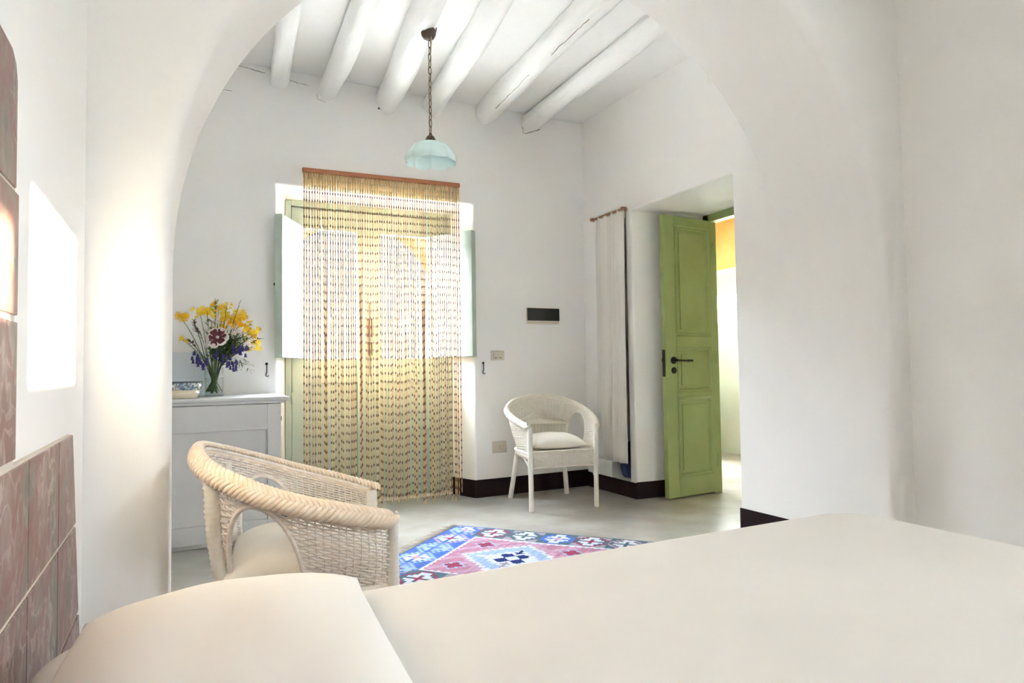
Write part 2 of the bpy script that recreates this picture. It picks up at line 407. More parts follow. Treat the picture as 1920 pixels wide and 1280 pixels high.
# ceilings
cm = MB().box(XLR-.3, XR+.75, YK-.3, YB+.6, ZC, ZC+.15)
ceil = struct(cm.build('ceiling', CEIL), 'whitewashed ceiling with round log beams', 'ceiling')
struct(MB().box(XLB-.3, XRB+.3, YR-.3, YF+.2, ZC+.05, ZC+.3).build('ceiling_alcove', CEIL), 'white ceiling of the sleeping alcove', 'ceiling')
BEAMS = [((.585, 4.7), (.46, 2.55), .060, 2.965), ((.925, 4.7), (.85, 2.55), .070, 2.965), ((1.36, 4.7), (1.10, 2.55), .088, 2.955),
         ((1.715, 4.7), (1.47, 2.55), .078, 2.985), ((2.125, 4.7), (1.985, 2.55), .085, 2.975), ((2.53, 4.7), (2.45, 2.55), .072, 2.975)]
rnd = random.Random(3)
for bi, (a, b_, r, zc) in enumerate(BEAMS):
    m = MB(); L = 26; nn = 16; ph = rnd.random()*9
    vs_ = []
    for i in range(L+1):
        t = i/L; x = a[0]+(b_[0]-a[0])*t; y = a[1]+(b_[1]-a[1])*t
        x += .010*math.sin(3.1*t*2+ph)+.004*math.sin(11*t+ph*2); z = zc+.015+.008*math.sin(5*t+ph)
        for k in range(nn):
            an = 2*PI*k/nn
            q = r*(1+.07*math.sin(3*an+ph+t*2)+.05*math.sin(2*an+9*t+ph)+.03*rnd.uniform(-1, 1))
            vs_.append((x+q*math.cos(an), y, z+q*math.sin(an)*1.02))
    fs = [(i*nn+k, i*nn+(k+1) % nn, (i+1)*nn+(k+1) % nn, (i+1)*nn+k) for i in range(L) for k in range(nn)]
    fs.append(tuple(range(nn)))
    m.add(vs_, fs); m.build('beam', BEAM, ceil, smooth=True)
# hairline cracks round the beam ends and on two beams
def crack(pts, r=.0010, parent=None):
    mm = MB(); P = []
    for i in range(len(pts)-1):
        for j in range(5):
            t = j/5; P.append(Vector(pts[i]).lerp(Vector(pts[i+1]), t)+Vector((rnd.uniform(-1, 1)*.005, 0, rnd.uniform(-1, 1)*.003)))
    P.append(Vector(pts[-1])); mm.tube(P, [r*rnd.uniform(.4, 1.3) for _ in P], 4); return mm.build('plaster_crack', CRACK, parent)
crack([(.30, YB-.002, 3.045), (.40, YB-.002, 3.03), (.50, YB-.002, 3.02)], .002, ceil)
crack([(.23, YB-.001, 2.86), (.29, YB-.001, 2.858)], .0016, ceil)
crack([(.655, YB-.002, 3.0), (.71, YB-.002, 2.99), (.79, YB-.002, 2.985)], .0014, ceil)
crack([(2.465, YB-.002, 2.97), (2.475, YB-.002, 2.905), (2.50, YB-.002, 2.895), (2.56, 4.55, 2.898)], .0022, ceil)
crack([(.84, YB-.002, 2.935), (.845, YB-.002, 2.90), (.90, YB-.002, 2.885)], .0014, ceil)
crack([(2.055, 4.3, 2.895), (2.03, 4.0, 2.892), (2.01, 3.7, 2.892)], .0018, ceil)
crack([(2.0, 3.4, 2.89), (1.985, 3.1, 2.888), (1.98, 2.95, 2.888)], .0018, ceil)
MB().ball((1.285, YB-.004, 2.905), (.011, .006, .008)).build('plaster_hole', CRACK, ceil, smooth=True)

# skirting
def skirt(name, pts, h=.135, th=.006, z0=0):
    m = MB()
    for (a, b_) in zip(pts[:-1], pts[1:]):
        a = Vector(a); b_ = Vector(b_); d = (b_-a).normalized(); nrm = Vector((d.y, -d.x))
        p = [a, b_, b_+nrm*th+d*th*.0, a+nrm*th]
        m.prism([tuple(q) for q in p], z0, h)
    return struct(m.build(name, SKIRT), 'dark brown painted skirting along the foot of the wall', 'baseboard')
o = skirt('baseboard_back', [(A[1]-.003, YB-.001), (XR, YB-.001)])
o['label'] = 'dark brown painted skirting below the socket behind the small wicker chair'
m2 = skirt('baseboard_reveal', [(D[1]-.004, YDR), (A[1]-.003, YB-.004)]); m2['label'] = 'dark brown skirting on the splayed reveal right of the bead curtain'
o = skirt('baseboard_right', [(XR-.001, YB), (XR-.001, DY1-.003)], .118); o['label'] = 'dark brown skirting below the curtained niche'
o = skirt('baseboard_jamb', [(XR-.006, DY1-.002), (XO-.03, DO1+.001)], .125); o['label'] = 'dark brown skirting inside the doorway beside the green door'
o = skirt('baseboard_near', [(XR-.001, DY0+.002), (XR-.001, YF+.1)], .125); o['label'] = 'dark brown skirting right of the doorway behind the bed'
o = skirt('baseboard_back_left', [(XLR, YB-.001), (A[0]+.003, YB-.001)]); o['label'] = 'dark brown skirting behind the grey cabinet'

# ================================================================ FRENCH DOOR (door_1)
door1 = thing('door_1', (0, 0, 0), label='pale green glazed double door behind the bead curtain', cat='door', kind='structure')
m = MB().box(D[0]-.01, .704, YDR-.015, YDR+.07, 0, D[2]).box(1.918, D[1]+.01, YDR-.015, YDR+.07, 0, D[2]).box(.704, 1.918, YDR-.015, YDR+.07, 2.19, D[2]+.01)
m.build('door_frame', PALEGREEN, door1, bevel=.003)
def fleaf(x0, x1, gx0, gx1):
    y0, y1 = YDR, YDR+.05
    m = MB().box(x0, gx0, y0, y1, .03, 2.183).box(gx1, x1, y0, y1, .03, 2.183)
    m.box(gx0, gx1, y0, y1, 2.035, 2.183).box(gx0, gx1, y0, y1, .90, 1.08).box(gx0, gx1, y0, y1, .52, .60).box(gx0, gx1, y0, y1, .03, .12)
    lf = m.build('door_leaf', PALEGREEN, door1, bevel=.003)
    MB().box(gx0-.005, gx1+.005, y0+.022, y0+.028, 1.075, 2.04).build('glass_pane', PANE, lf)
    for z0, z1 in ((.60, .90), (.12, .52)):
        m = MB().box(gx0, gx1, y0+.022, y0+.04, z0, z1)
        m.box(gx0+.05, gx1-.05, y0+.014, y0+.024, z0+.05, z1-.05)
        m.build('panel', PALEGREEN, lf, bevel=.004)
    return lf
fleaf(.708, 1.268, .79, 1.18); lf2 = fleaf(1.272, 1.914, 1.363, 1.765)
MB().box(1.245, 1.297, YDR-.014, YDR+.001, .03, 2.183).build('cover_strip', PALEGREEN, door1, bevel=.004)
RUST = mat('rusty_iron', (.16, .08, .045), .7, (.08, .04, .03), 60)
m = MB().box(1.250, 1.294, YDR-.022, YDR-.013, 1.24, 1.38).box(1.254, 1.29, YDR-.022, YDR-.013, 1.10, 1.20).tube([(1.272, YDR-.03, 1.27), (1.272, YDR-.055, 1.27), (1.265, YDR-.058, 1.25), (1.26, YDR-.058, 1.20)], .008, 8).tube([(1.272, YDR-.024, .95), (1.272, YDR-.024, 1.5)], .005, 6)
m.build('latch', RUST, door1)
# thresholds
MB().box(D[0], D[1], YDR-.02, YB+.55, -.005, .018).build('threshold', STONE, door1, bevel=.004)
MB().box(D[0], D[1], YDR+.052, YDR+.08, .018, .06).box(.69, 1.93, YDR+.052, YDR+.075, 2.16, 2.2).box(.69, .725, YDR+.052, YDR+.075, .02, 2.2).box(1.90, 1.93, YDR+.052, YDR+.075, .02, 2.2).build('frame_stop', PALEGREEN, door1)
# folding inside shutters
def shutter(hx, sgn):
    ang = math.radians(28); W = .405; th = .05
    h = Vector((hx, YDR-.012, 0)); d = Vector((sgn*math.sin(ang), -math.cos(ang), 0)); nrm = Vector((sgn*-d.y*-1, 0, 0))
    nrm = Vector((-d.y, d.x, 0))
    if nrm.x*sgn < 0: nrm = -nrm     # nrm points outwards, to the reveal
    z0, z1 = 1.083, 2.045
    m = MB(); P = [h, h+d*W, h+d*W+nrm*th, h+nrm*th]
    m.prism([(p.x, p.y) for p in P], z0, z1)
    o = m.build('shutter', PALEGREEN, door1, bevel=.003)
    k = h+d*(W-.02)+nrm*(th+.008)
    MB().ball((k.x, k.y, 1.575), (.008, .008, .010), 8, 6).tube([h+d*(W-.02)+nrm*th+Vector((0, 0, 1.575)), k+Vector((0, 0, 1.575))], .004, 6).build('shutter_knob', IRON, o, smooth=True)
    return o
shutter(.785, -1); shutter(1.775, 1)
# hinges of the leaves
for x in (.706, 1.916):
    for z in (.35, .80, 1.95):
        MB().tube([(x, YDR-.018, z-.04), (x, YDR-.018, z+.04)], .007, 8).build('hinge', PALEGREEN, door1, smooth=True)
portal('portal_door', ((D[0]+D[1])/2, YDR+.10, 1.55), (0, -1, 0), 1.12, 1.0)

# ================================================================ GREEN DOOR (door_2)
door2 = thing('door_2', (0, 0, 0), label='sage green panelled door standing open in the deep doorway', cat='door', kind='structure')
m = MB().box(3.70, 3.78, DO1-.05, DO1+.02, 0, 2.172).box(3.70, 3.78, DO0-.02, DO0+.05, 0, 2.172).box(3.70, 3.78, DO0, DO1, 2.115, 2.176)
m.build('door_frame', GREEN, door2, bevel=.003)
P0 = Vector((3.215, 3.862, 0)); P1 = Vector((3.735, 3.908, 0)); ux = (P1-P0).normalized(); LW = (P1-P0).length
lm = Matrix(((ux.x, -ux.y, 0, P0.x), (ux.y, ux.x, 0, P0.y), (0, 0, 1, 0), (0, 0, 0, 1)))   # local x along leaf, y behind it
def lbuild(mb, name, mt, parent, **k): mb.xform(lm); return mb.build(name, mt, parent, **k)
TH = .042; ua, ub = .115, LW-.03
m = MB().box(0, ua, 0, TH, .008, 2.125).box(ub, LW, 0, TH, .008, 2.125)
PN = ((1.21, 2.06), (.785, 1.13), (.15, .75))
zs_ = [.008, .15, .75, .785, 1.13, 1.21, 2.06, 2.125]
for i in (0, 2, 4, 6): m.box(ua, ub, 0, TH, zs_[i], zs_[i+1])
leafo = lbuild(m, 'door_leaf', GREEN, door2, bevel=.002)
for z0, z1 in PN:
    m = MB().box(ua, ub, .014, TH-.01, z0, z1)
    def fr(i0, i1, y0, y1):   # bevelled moulding ring
        a = [(ua+i0, z0+i0), (ub-i0, z0+i0), (ub-i0, z1-i0), (ua+i0, z1-i0)]; b_ = [(ua+i1, z0+i1), (ub-i1, z0+i1), (ub-i1, z1-i1), (ua+i1, z1-i1)]
        m.add([(x, y0, z) for x, z in a]+[(x, y1, z) for x, z in b_], [(k, (k+1) % 4, 4+(k+1) % 4, 4+k) for k in range(4)])
    fr(0, .014, -.003, .008); fr(.014, .024, .008, .004); fr(.024, .03, .004, .0139)
    m.box(ua+.055, ub-.055, .006, .016, z0+.055, z1-.055)
    lbuild(m, 'panel', GREEN, leafo, bevel=.002)
m = MB()
def disc(mb, u, z, r, y0, y1, n=20): 
    pr = [(u+r*math.cos(2*PI*k/n), z+r*math.sin(2*PI*k/n)) for k in range(n)]
    mb.add([(a, y0, b_) for a, b_ in pr]+[(a*1, y1, b_) for a, b_ in pr], [tuple(range(n)), tuple(range(2*n-1, n-1, -1))]+[(i, (i+1) % n, n+(i+1) % n, n+i) for i in range(n)])
disc(m, .075, 1.03, .027, -.008, .001)
m.tube([(.075, -.005, 1.03), (.075, -.045, 1.03)], .010, 10).tube([(.07, -.045, 1.03), (.10, -.048, 1.028), (.16, -.05, 1.026), (.185, -.05, 1.026), (.20, -.05, 1.026), (.225, -.05, 1.026)], [.009, .008, .007, .010, .008, .009], 10)
lbuild(m, 'lever_handle', IRON, leafo, smooth=False, autos=40)
m = MB(); disc(m, .078, .955, .024, -.006, .001); disc(m, .078, .957, .006, -.008, -.005, 8)
lbuild(m, 'keyhole_plate', IRON, leafo)
m = MB().box(-.003, .001, .008, .034, .91, 1.11).box(-.016, -.002, .015, .027, 1.02, 1.045)
lbuild(m, 'lock_plate', IRON, leafo)
for z in (.25, 1.05, 1.9):
    m = MB().tube([(LW+.004, -.004, z-.05), (LW+.004, -.004, z+.05)], .008, 8); lbuild(m, 'hinge', GREEN, leafo, smooth=True)

# room beyond the green door
XW = 5.5
WY0, WY1, WZ0, WZ1 = 4.9, 5.85, 1.43, 2.06
m = wall_grid(lambda u, z: (XW, u, z), [2.2, WY0, WY1, 6.2], [0, WZ0, WZ1, 3.0], lambda u, z: WY0 < u < WY1 and WZ0 < z < WZ1)
m2 = wall_grid(lambda u, z: (XW+.25, u, z), [2.2, WY0, WY1, 6.2], [0, WZ0, WZ1, 3.0], lambda u, z: WY0 < u < WY1 and WZ0 < z < WZ1)
m.add(m2.v, m2.f)
for z in (WZ0, WZ1): m.add([(XW, WY0, z), (XW, WY1, z), (XW+.25, WY1, z), (XW+.25, WY0, z)], [(0, 1, 2, 3)])
for y in (WY0, WY1): m.add([(XW, y, WZ0), (XW, y, WZ1), (XW+.25, y, WZ1), (XW+.25, y, WZ0)], [(0, 1, 2, 3)])
GREENWALL = mat('pale_lime_plaster', (.60, .62, .53), .8, (.65, .67, .58), 3)
o = m.build('wall_side_room', GREENWALL); weld(o); struct(o, 'pale wall with a bright window seen past the green door', 'wall')
struct(MB().box(XW-.012, XW-.002, 2.2, 6.2, 2.07, 3.0).build('trim_1', OCHRE), 'ochre plaster band above the window past the green door', 'trim')
m = MB()
for a, b_ in ((WY0, WY0+.05), (5.42, 5.47), (WY1-.05, WY1)): m.box(XW+.1, XW+.14, a, b_, WZ0, WZ1)
m.box(XW+.1, XW+.14, WY0, WY1, WZ0, WZ0+.04).box(XW+.1, XW+.14, WY0, WY1, WZ1-.04, WZ1).box(XW+.1, XW+.14, WY0, WY1, 1.80, 1.84)
w2 = struct(m.build('window_2', STONE), 'small bright window with leaves outside, past the green door', 'window')
MB().box(XW+.118, XW+.122, WY0, WY1, WZ0, WZ1).build('glass_pane', PANE, w2)
MB().box(XW+.09, XW+.1, WY0+.03, WY1-.03, 1.84, 2.03).build('roller_blind', mat('cream_blind', (.85, .74, .52), .9), w2)
struct(MB().box(4.85, 4.95, 5.32, 6.0, 0, 3.0).build('wall_side_room_baffle', GREENWALL), 'unseen pale partition added to shade the wall past the green door', 'wall')  # unseen baffle added between the end opening and the visible wall
struct(MB().box(XO-.2, XO, YB+.5, 6.2, 0, 3.0).build('wall_side_room_left', GREENWALL), 'pale left wall of the room past the green door', 'wall')
NWX = (3.95, 4.6, 1.0, 2.1)  # unseen opening added in the end wall for more daylight
m = MB()
for y in (6.0, 6.2):
    q = wall_grid(lambda u, z: (u, y, z), [XO, NWX[0], NWX[1], XW+.2], [0, NWX[2], NWX[3], 3.0], lambda u, z: NWX[0] < u < NWX[1] and NWX[2] < z < NWX[3]); m.add(q.v, q.f)
for z in NWX[2:]: m.add([(NWX[0], 6.0, z), (NWX[1], 6.0, z), (NWX[1], 6.2, z), (NWX[0], 6.2, z)], [(0, 1, 2, 3)])
for x in NWX[:2]: m.add([(x, 6.0, NWX[2]), (x, 6.0, NWX[3]), (x, 6.2, NWX[3]), (x, 6.2, NWX[2])], [(0, 1, 2, 3)])
o = m.build('wall_side_room_end', GREENWALL); weld(o)
struct(o, 'pale end wall of the room past the green door', 'wall')
portal('portal_side_room_end', ((NWX[0]+NWX[1])/2, 6.18, (NWX[2]+NWX[3])/2), (0, -1, 0), NWX[1]-NWX[0], NWX[3]-NWX[2])
struct(MB().box(XO, XW+.2, 2.2, 2.4, 0, 3.0).build('wall_side_room_near', GREENWALL), 'pale near wall of the room past the green door', 'wall')
struct(MB().box(XO, XW+.25, 2.2, 6.2, 2.98, 3.15).build('ceiling_side_room', OCHRE), 'ochre ceiling of the room past the green door', 'ceiling')
portal('portal_side_room', (XW+.16, (WY0+WY1)/2, (WZ0+WZ1)/2), (-1, 0, 0), WY1-WY0, WZ1-WZ0)

# ================================================================ OUTSIDE
struct(MB().box(-40, 60, -60, 60, -.5, -.14).build('ground_outside', STONE), 'pale paved ground outside the house', 'ground')
struct(MB().box(-6, 9, YB+.55, 8.6, -.2, -.02).build('terrace', STONE), 'pale stone terrace outside the glazed door', 'terrace')
# porch: ochre wall with a wide arch
m = MB(); pcx, pR, pz = 1.90, 1.0, 1.75; xs0, xs1, zt = .6, 3.2, 2.95; YP = 7.6
oo = [(pcx-pR, 0, -1, 0)]+[(pcx+pR*math.cos(PI-PI*i/32), pz+pR*math.sin(PI-PI*i/32), math.cos(PI-PI*i/32), math.sin(PI-PI*i/32)) for i in range(33)]+[(pcx+pR, 0, 1, 0)]
rg = []
for (x, z, nx, nz) in oo:
    t = min([((xs0 if nx < 0 else xs1)-x)/nx if abs(nx) > 1e-6 else 99, (zt-z)/nz if nz > 1e-6 else 99])
    rg.append([(x+nx*t, YP, z+nz*t), (x, YP, z), (x, YP+.35, z), (x+nx*t, YP+.35, z+nz*t)])
m.v = [p for r in rg for p in r]
for i in range(len(rg)-1):
    for k in range(3): m.f.append([i*4+k, i*4+k+1, i*4+5+k, i*4+4+k]); m.c.append(None)
tag(m.build('porch_wall', mat('porch_ochre', (.17, .055, .012), .95, (.21, .075, .02), 3, spec=.05)), 'ochre porch wall with an arch outside the glazed door', 'porch')
BLOCKERD = mat('dark_blocker', (.020, .021, .018), 1.0, (.030, .031, .027), 2.5, 5, .4, 6, spec=0)  # near black, so the added wall stays dim behind the glass
struct(MB().box(-9, 6.2, 9.0, 9.3, -.2, 3.1).build('wall_sky_blocker', BLOCKERD), 'dark wall added across the terrace to hold back low sky outside the glazed door', 'wall')  # added wall, holds back the bright low sky behind the glazed door
struct(MB().box(6.6, 6.85, 3.4, 5.6, -.2, 2.7).build('wall_sun_blocker', STONE), 'unseen pale wall added beside the side room to block the sun', 'wall')  # unseen wall added to keep the sun out of the side room
struct(MB().box(XRB+.04, XRB+.60, SW2[0]-.7, SW[1]+.7, SW[3]+.10, SW[3]+.15).build('blocker', STONE), 'pale awning added out of view over the small alcove window to cut high sky', 'blocker')  # unseen slab added to cut the high sky at the alcove window
struct(MB().box(6.0, 6.25, -5, 2.0, -.2, 1.95).build('wall_low_sky_blocker', STONE), 'unseen pale wall added to cut low sky at the small alcove window', 'wall')  # unseen wall added to cut the sky below the sun's path
# shrub outside the small window
def shrub(name, c, r, n, label):
    rt = thing(name, (c[0], c[1], -.14), label=label, cat='shrub')
    rs = random.Random(11); mm = MB()
    for i in range(n):
        p = Vector((rs.gauss(0, 1), rs.gauss(0, 1), rs.gauss(0, 1))).normalized()*r*rs.random()**.4
        p.z += 1.6; a = Vector((rs.gauss(0, 1), rs.gauss(0, 1), rs.gauss(0, 1))).normalized(); b_ = a.orthogonal().normalized(); s = .06
        mm.add([p, p+a*s+b_*s*.4, p+a*s*2, p+a*s-b_*s*.4], [(0, 1, 2, 3)])
    mm.build('foliage', FOLI, rt, fixn=False); tt = MB()
    for k in range(5): tt.tube([(0, 0, 0), (rs.uniform(-.1, .1), rs.uniform(-.1, .1), .8), (rs.uniform(-.4, .4), rs.uniform(-.4, .4), 1.7)], [.03, .02, .008], 6)
    tt.build('stem', DWOOD, rt)
shrub('garden_shrub', (7.6, 6.9), .75, 700, 'green leafy shrub outside the small window')

# ================================================================ BED
bed = thing('bed', (.80, .53, 0), label='bed with a smooth white linen cover in the foreground', cat='bed')
def slab(hx, hy, z0, z1, re, rc, nx=60, ny=50, wob=0, seed=1):
    m = MB(); rs = random.Random(seed); ph = [rs.uniform(0, 6) for _ in range(6)]
    def plan(x, y):
        ix, iy = hx-rc, hy-rc
        if abs(x) > ix and abs(y) > iy:
            dx, dy = abs(x)-ix, abs(y)-iy; mm = max(dx, dy); l = math.hypot(dx, dy) or 1
            ex, ey = dx/l*mm, dy/l*mm
            return math.copysign(ix+ex, x), math.copysign(iy+ey, y), rc-mm
        return x, y, min(hx-abs(x), hy-abs(y))
    def dist(n, h, r):  # parametrisation, finer at the edges
        a = [-h, -h+r*.1, -h+r*.3, -h+r*.6, -h+r]; k = n-8
        return a+[-h+r+(2*h-2*r)*i/k for i in range(1, k)]+[-v for v in a[::-1]]
    X = dist(nx, hx, re); Y = dist(ny, hy, re)
    def pt(x, y):
        px, py, s = plan(x, y)
        z = z1 if s >= re else z1-re+math.sqrt(max(0, re*re-(re-s)**2))
        if wob: z += wob*min(1, s/.2)*(math.sin(px*3+ph[0])*math.sin(py*4+ph[1])+.5*math.sin(px*8+py*3+ph[2]))
        return (px, py, z)
    nX, nY = len(X), len(Y)
    m.v = [pt(x, y) for y in Y for x in X]
    for j in range(nY-1):
        for i in range(nX-1): m.f.append([j*nX+i, j*nX+i+1, (j+1)*nX+i+1, (j+1)*nX+i]); m.c.append(None)
    loop = [i for i in range(nX)]+[j*nX+nX-1 for j in range(1, nY)]+[(nY-1)*nX+i for i in range(nX-2, -1, -1)]+[j*nX for j in range(nY-2, 0, -1)]
    o = len(m.v); n = len(loop)
    m.v += [(m.v[i][0], m.v[i][1], z0) for i in loop]
    for k in range(n): m.f.append([loop[k], loop[(k+1) % n], o+(k+1) % n, o+k]); m.c.append(None)
    m.f.append([o+k for k in range(n)]); m.c.append(None)
    return m
slab(1.0, .82, .26, .548, .05, .12).build('mattress', SHEET, bed, smooth=True)
slab(1.012, .832, .20, .562, .055, .135, wob=.0025).build('bed_cover', SHEET, bed, smooth=True)
MB().box(-.96, .96, -.78, .78, .16, .26).build('bed_base', LEGW, bed, bevel=.01)
for sx in (-.9, .9):
    for sy in (-.72, .72): MB().tube([(sx, sy, 0), (sx, sy, .17)], [.025, .03], 10).build('leg', DWOOD, bed, smooth=True)

def pillow(hx, hy, h, flat=.25, px=2.6, nu=44, nv=44, crease=0, seed=2, droop=0):
    m = MB(); rs = random.Random(seed); ph = [rs.uniform(0, 6) for _ in range(8)]
    def surf(top):
        def f(a, b_):
            u, v = 2*a-1, 2*b_-1
            # pull the outline in along the sides, leave the corners out
            x = hx*u*(1-.045*(1-v*v)*abs(u)**6); y = hy*v*(1-.045*(1-u*u)*abs(v)**6)
            t = (max(0, 1-abs(u)**px))**.55*(max(0, 1-abs(v)**px))**.55
            z = h*t*(1 if top else -flat)
            if crease and top: z += crease*t*(math.sin(5*u+3*v+ph[0])*.5+math.sin(9*u-4*v+ph[1])*.25+math.sin(3*v+ph[2]))
            return (x, y, z)
        return f
    m.grid(surf(True), nu, nv); m.grid(surf(False), nu, nv)
    return m
pl = pillow(.226, .335, .078, .30, 2.7, crease=.005)
o = pl.build('pillow', PILLOW, smooth=True); weld(o, .0004); o.location = (.058, .98, .587); o.rotation_euler = (0, math.radians(-2), math.radians(-4))
tag(o, 'plump ivory pillow at the head of the bed against the tiles', 'pillow')

# ================================================================ TILED HEADBOARD
hb = thing('tiled_headboard', (XLB, 1.2, 0), label='stepped headboard of worn mauve patterned tiles on the left wall', cat='headboard')
HX, HY = XLB, 1.2
def edgeY(z): return 1.743+(.867-z)*.277
def tile(y0, y1, z0, z1, slant=False, cut=0):
    g = .003
    a0 = y0+g; b0 = (edgeY(z0) if slant else y1)-g; b1 = (edgeY(z1) if slant else y1)-g
    gz = .0045
    poly = [(a0, z0+gz), (b0, z0+gz), (b1, z1-gz), (a0, z1-gz)]
    if cut: poly = [(a0, z0+g), (b0, z0+g), (b1, z1-g-cut), (b1-cut*.35, z1-g-cut*.35), (b1-cut, z1-g), (a0, z1-g)]
    n = len(poly); jt = rnd.uniform(-.0008, .0012)
    m = MB().add([(.002, y-HY, z) for y, z in poly]+[(.011+jt, y-HY, z) for y, z in poly], [tuple(range(n-1, -1, -1)), tuple(range(n, 2*n))]+[(i, (i+1) % n, n+(i+1) % n, n+i) for i in range(n)])
    m.build('tile', TILE, hb, bevel=.0015)
yy = [-.42, -.14, .14, .42, .70, .985, 1.275, 1.56]
zz = [.01, .225, .44, .655, .868]
for j in range(4):
    for i in range(len(yy)-1): tile(yy[i], yy[i+1], zz[j], zz[j+1])
    tile(1.56, None, zz[j], zz[j+1], True)
yu = [-.1, .15, .40, .65, .90, 1.165]; zu = [.872, 1.08, 1.265, 1.462]
for j in range(3):
    for i in range(len(yu)-1): tile(yu[i], yu[i+1]+(.02*(2-j)/2 if i == 4 else 0), zu[j], zu[j+1], cut=.035 if (j == 2 and i == 4) else 0)
m = MB()
gp = [(-.42, .0), (edgeY(0)-.004, .0), (edgeY(.866)-.004, .866), (1.18, .868), (1.16, 1.44), (1.13, 1.458), (-.1, 1.458), (-.1, .868), (-.42, .868)]
n = len(gp)
m.add([(.0005, y-HY, z) for y, z in gp]+[(.0080, y-HY, z) for y, z in gp], [tuple(range(n-1, -1, -1)), tuple(range(n, 2*n))]+[(i, (i+1) % n, n+(i+1) % n, n+i) for i in range(n)])
m.build('grout', GROUT, hb)

# ================================================================ CABINET
cab = thing('cabinet', (.06, 4.40, 0), label='pale grey painted cabinet under the vase of flowers', cat='cabinet')
cx0, cx1, cy0, cy1 = -.53, .472, -.27, .272
m = MB().box(cx0, cx1, cy0+.02, cy1, .0, .815)
body = m.build('body', CAB, cab, bevel=.004)
m = MB().box(cx0-.04, cx1+.043, cy0-.03, cy1, .822, .845)
m.build('top', CAB, cab, bevel=.010, bseg=3)
MB().box(cx0-.02, cx1+.02, cy0-.012, cy1, .806, .823).build('top_moulding', CAB, cab, bevel=.005)
def cabdoor(x0, x1):
    y0, y1 = cy0-.008, cy0+.02
    m = MB().box(x0, x0+.075, y0, y1, .03, .803).box(x1-.075, x1, y0, y1, .03, .803).box(x0+.075, x1-.075, y0, y1, .655, .803).box(x0+.075, x1-.075, y0, y1, .03, .13)
    d = m.build('door', CAB, cab, bevel=.002)
    MB().box(x0+.07, x1-.07, y0+.025, y1+.003, .125, .66).build('panel', CAB, d)
    return d
d1 = cabdoor(cx0+.003, cx1-.003)
m = MB().ball((cx0+.04, cy0-.018, .50), (.013, .013, .013), 10, 7).tube([(cx0+.04, cy0, .5), (cx0+.04, cy0-.012, .5)], .005, 8); m.build('knob', CAB, d1, smooth=True)
MB().box(cx1, cx1+.004, cy0+.024, cy0+.034, .70, .725).build('hinge', IRON, cab)

# things on the cabinet
ZT_ = .845
bw = thing('bowl', (-.035, 4.30, ZT_), label='flared cream bowl with a blue patterned band on the cabinet', cat='bowl')
MB().lathe([(.085, .001), (.112, .0), (.118, .004), (.137, .048), (.134, .048), (.112, .008), (.0, .008)], 40, cap=False).build('body', CERAM, bw, smooth=True)
MB().lathe([(.137, .048), (.153, .090), (.150, .090), (.134, .048)], 40, cap=False).build('patterned_band', BAND, bw, smooth=True)
MB().lathe([(.1528, .0895), (.156, .093), (.152, .096), (.148, .091), (.150, .0895)], 40, cap=False).build('rim', mat('blue_line', (.12, .15, .20), .3), bw, smooth=True)
pn = thing('leaning_panel', (-.03, 4.60, ZT_), label='plain pale blue panel leaning behind the bowl', cat='panel')
pg = []
for (cx_, cz_, a0) in ((.17, .262, 0), (-.2, .262, 90), (-.2, .02, 180), (.185, .02, 270)):
    for k in range(5): a = math.radians(a0+k*22.5); pg.append((cx_+.018*math.cos(a), cz_+.018*math.sin(a)))
n = len(pg)
m = MB().add([(x, -.006, z) for x, z in pg]+[(x, .006, z) for x, z in pg], [tuple(range(n)), tuple(range(2*n-1, n-1, -1))]+[(i, n+i, n+(i+1) % n, (i+1) % n) for i in range(n)])
o = m.build('sheet', SCREEN, pn, bevel=.002); o.rotation_euler = (math.radians(-9), 0, 0); o.location = (0, 0, 0)
m = MB().ball((.105, -.0075, .142), (.006, .0015, .006), 8, 6); o2 = m.build('dot', LEGW, o, smooth=True)

VX, VY = .178, 4.45
vz = thing('glass_vase', (VX, VY, ZT_), label='clear glass cylinder vase holding the mixed flowers', cat='vase')
MB().lathe([(.0, .0), (.050, .0), (.052, .004), (.053, .10), (.055, .178), (.0525, .178), (.0505, .10), (.049, .02), (.0, .018)], 36, cap=False).build('glass', GLASSV, vz, smooth=True)
MB().lathe([(.0, .019), (.0485, .021), (.050, .115), (.0, .115)], 32, cap=False).build('water', pane_mat('water', (.96, .98, .95)), vz, smooth=True)
MB().lathe([(.0, .0165), (.0495, .0165), (.051, .006), (.0, .004)], 32, cap=False).build('thick_base', pane_mat('base_glass', (.90, .94, .93)), vz, smooth=True)

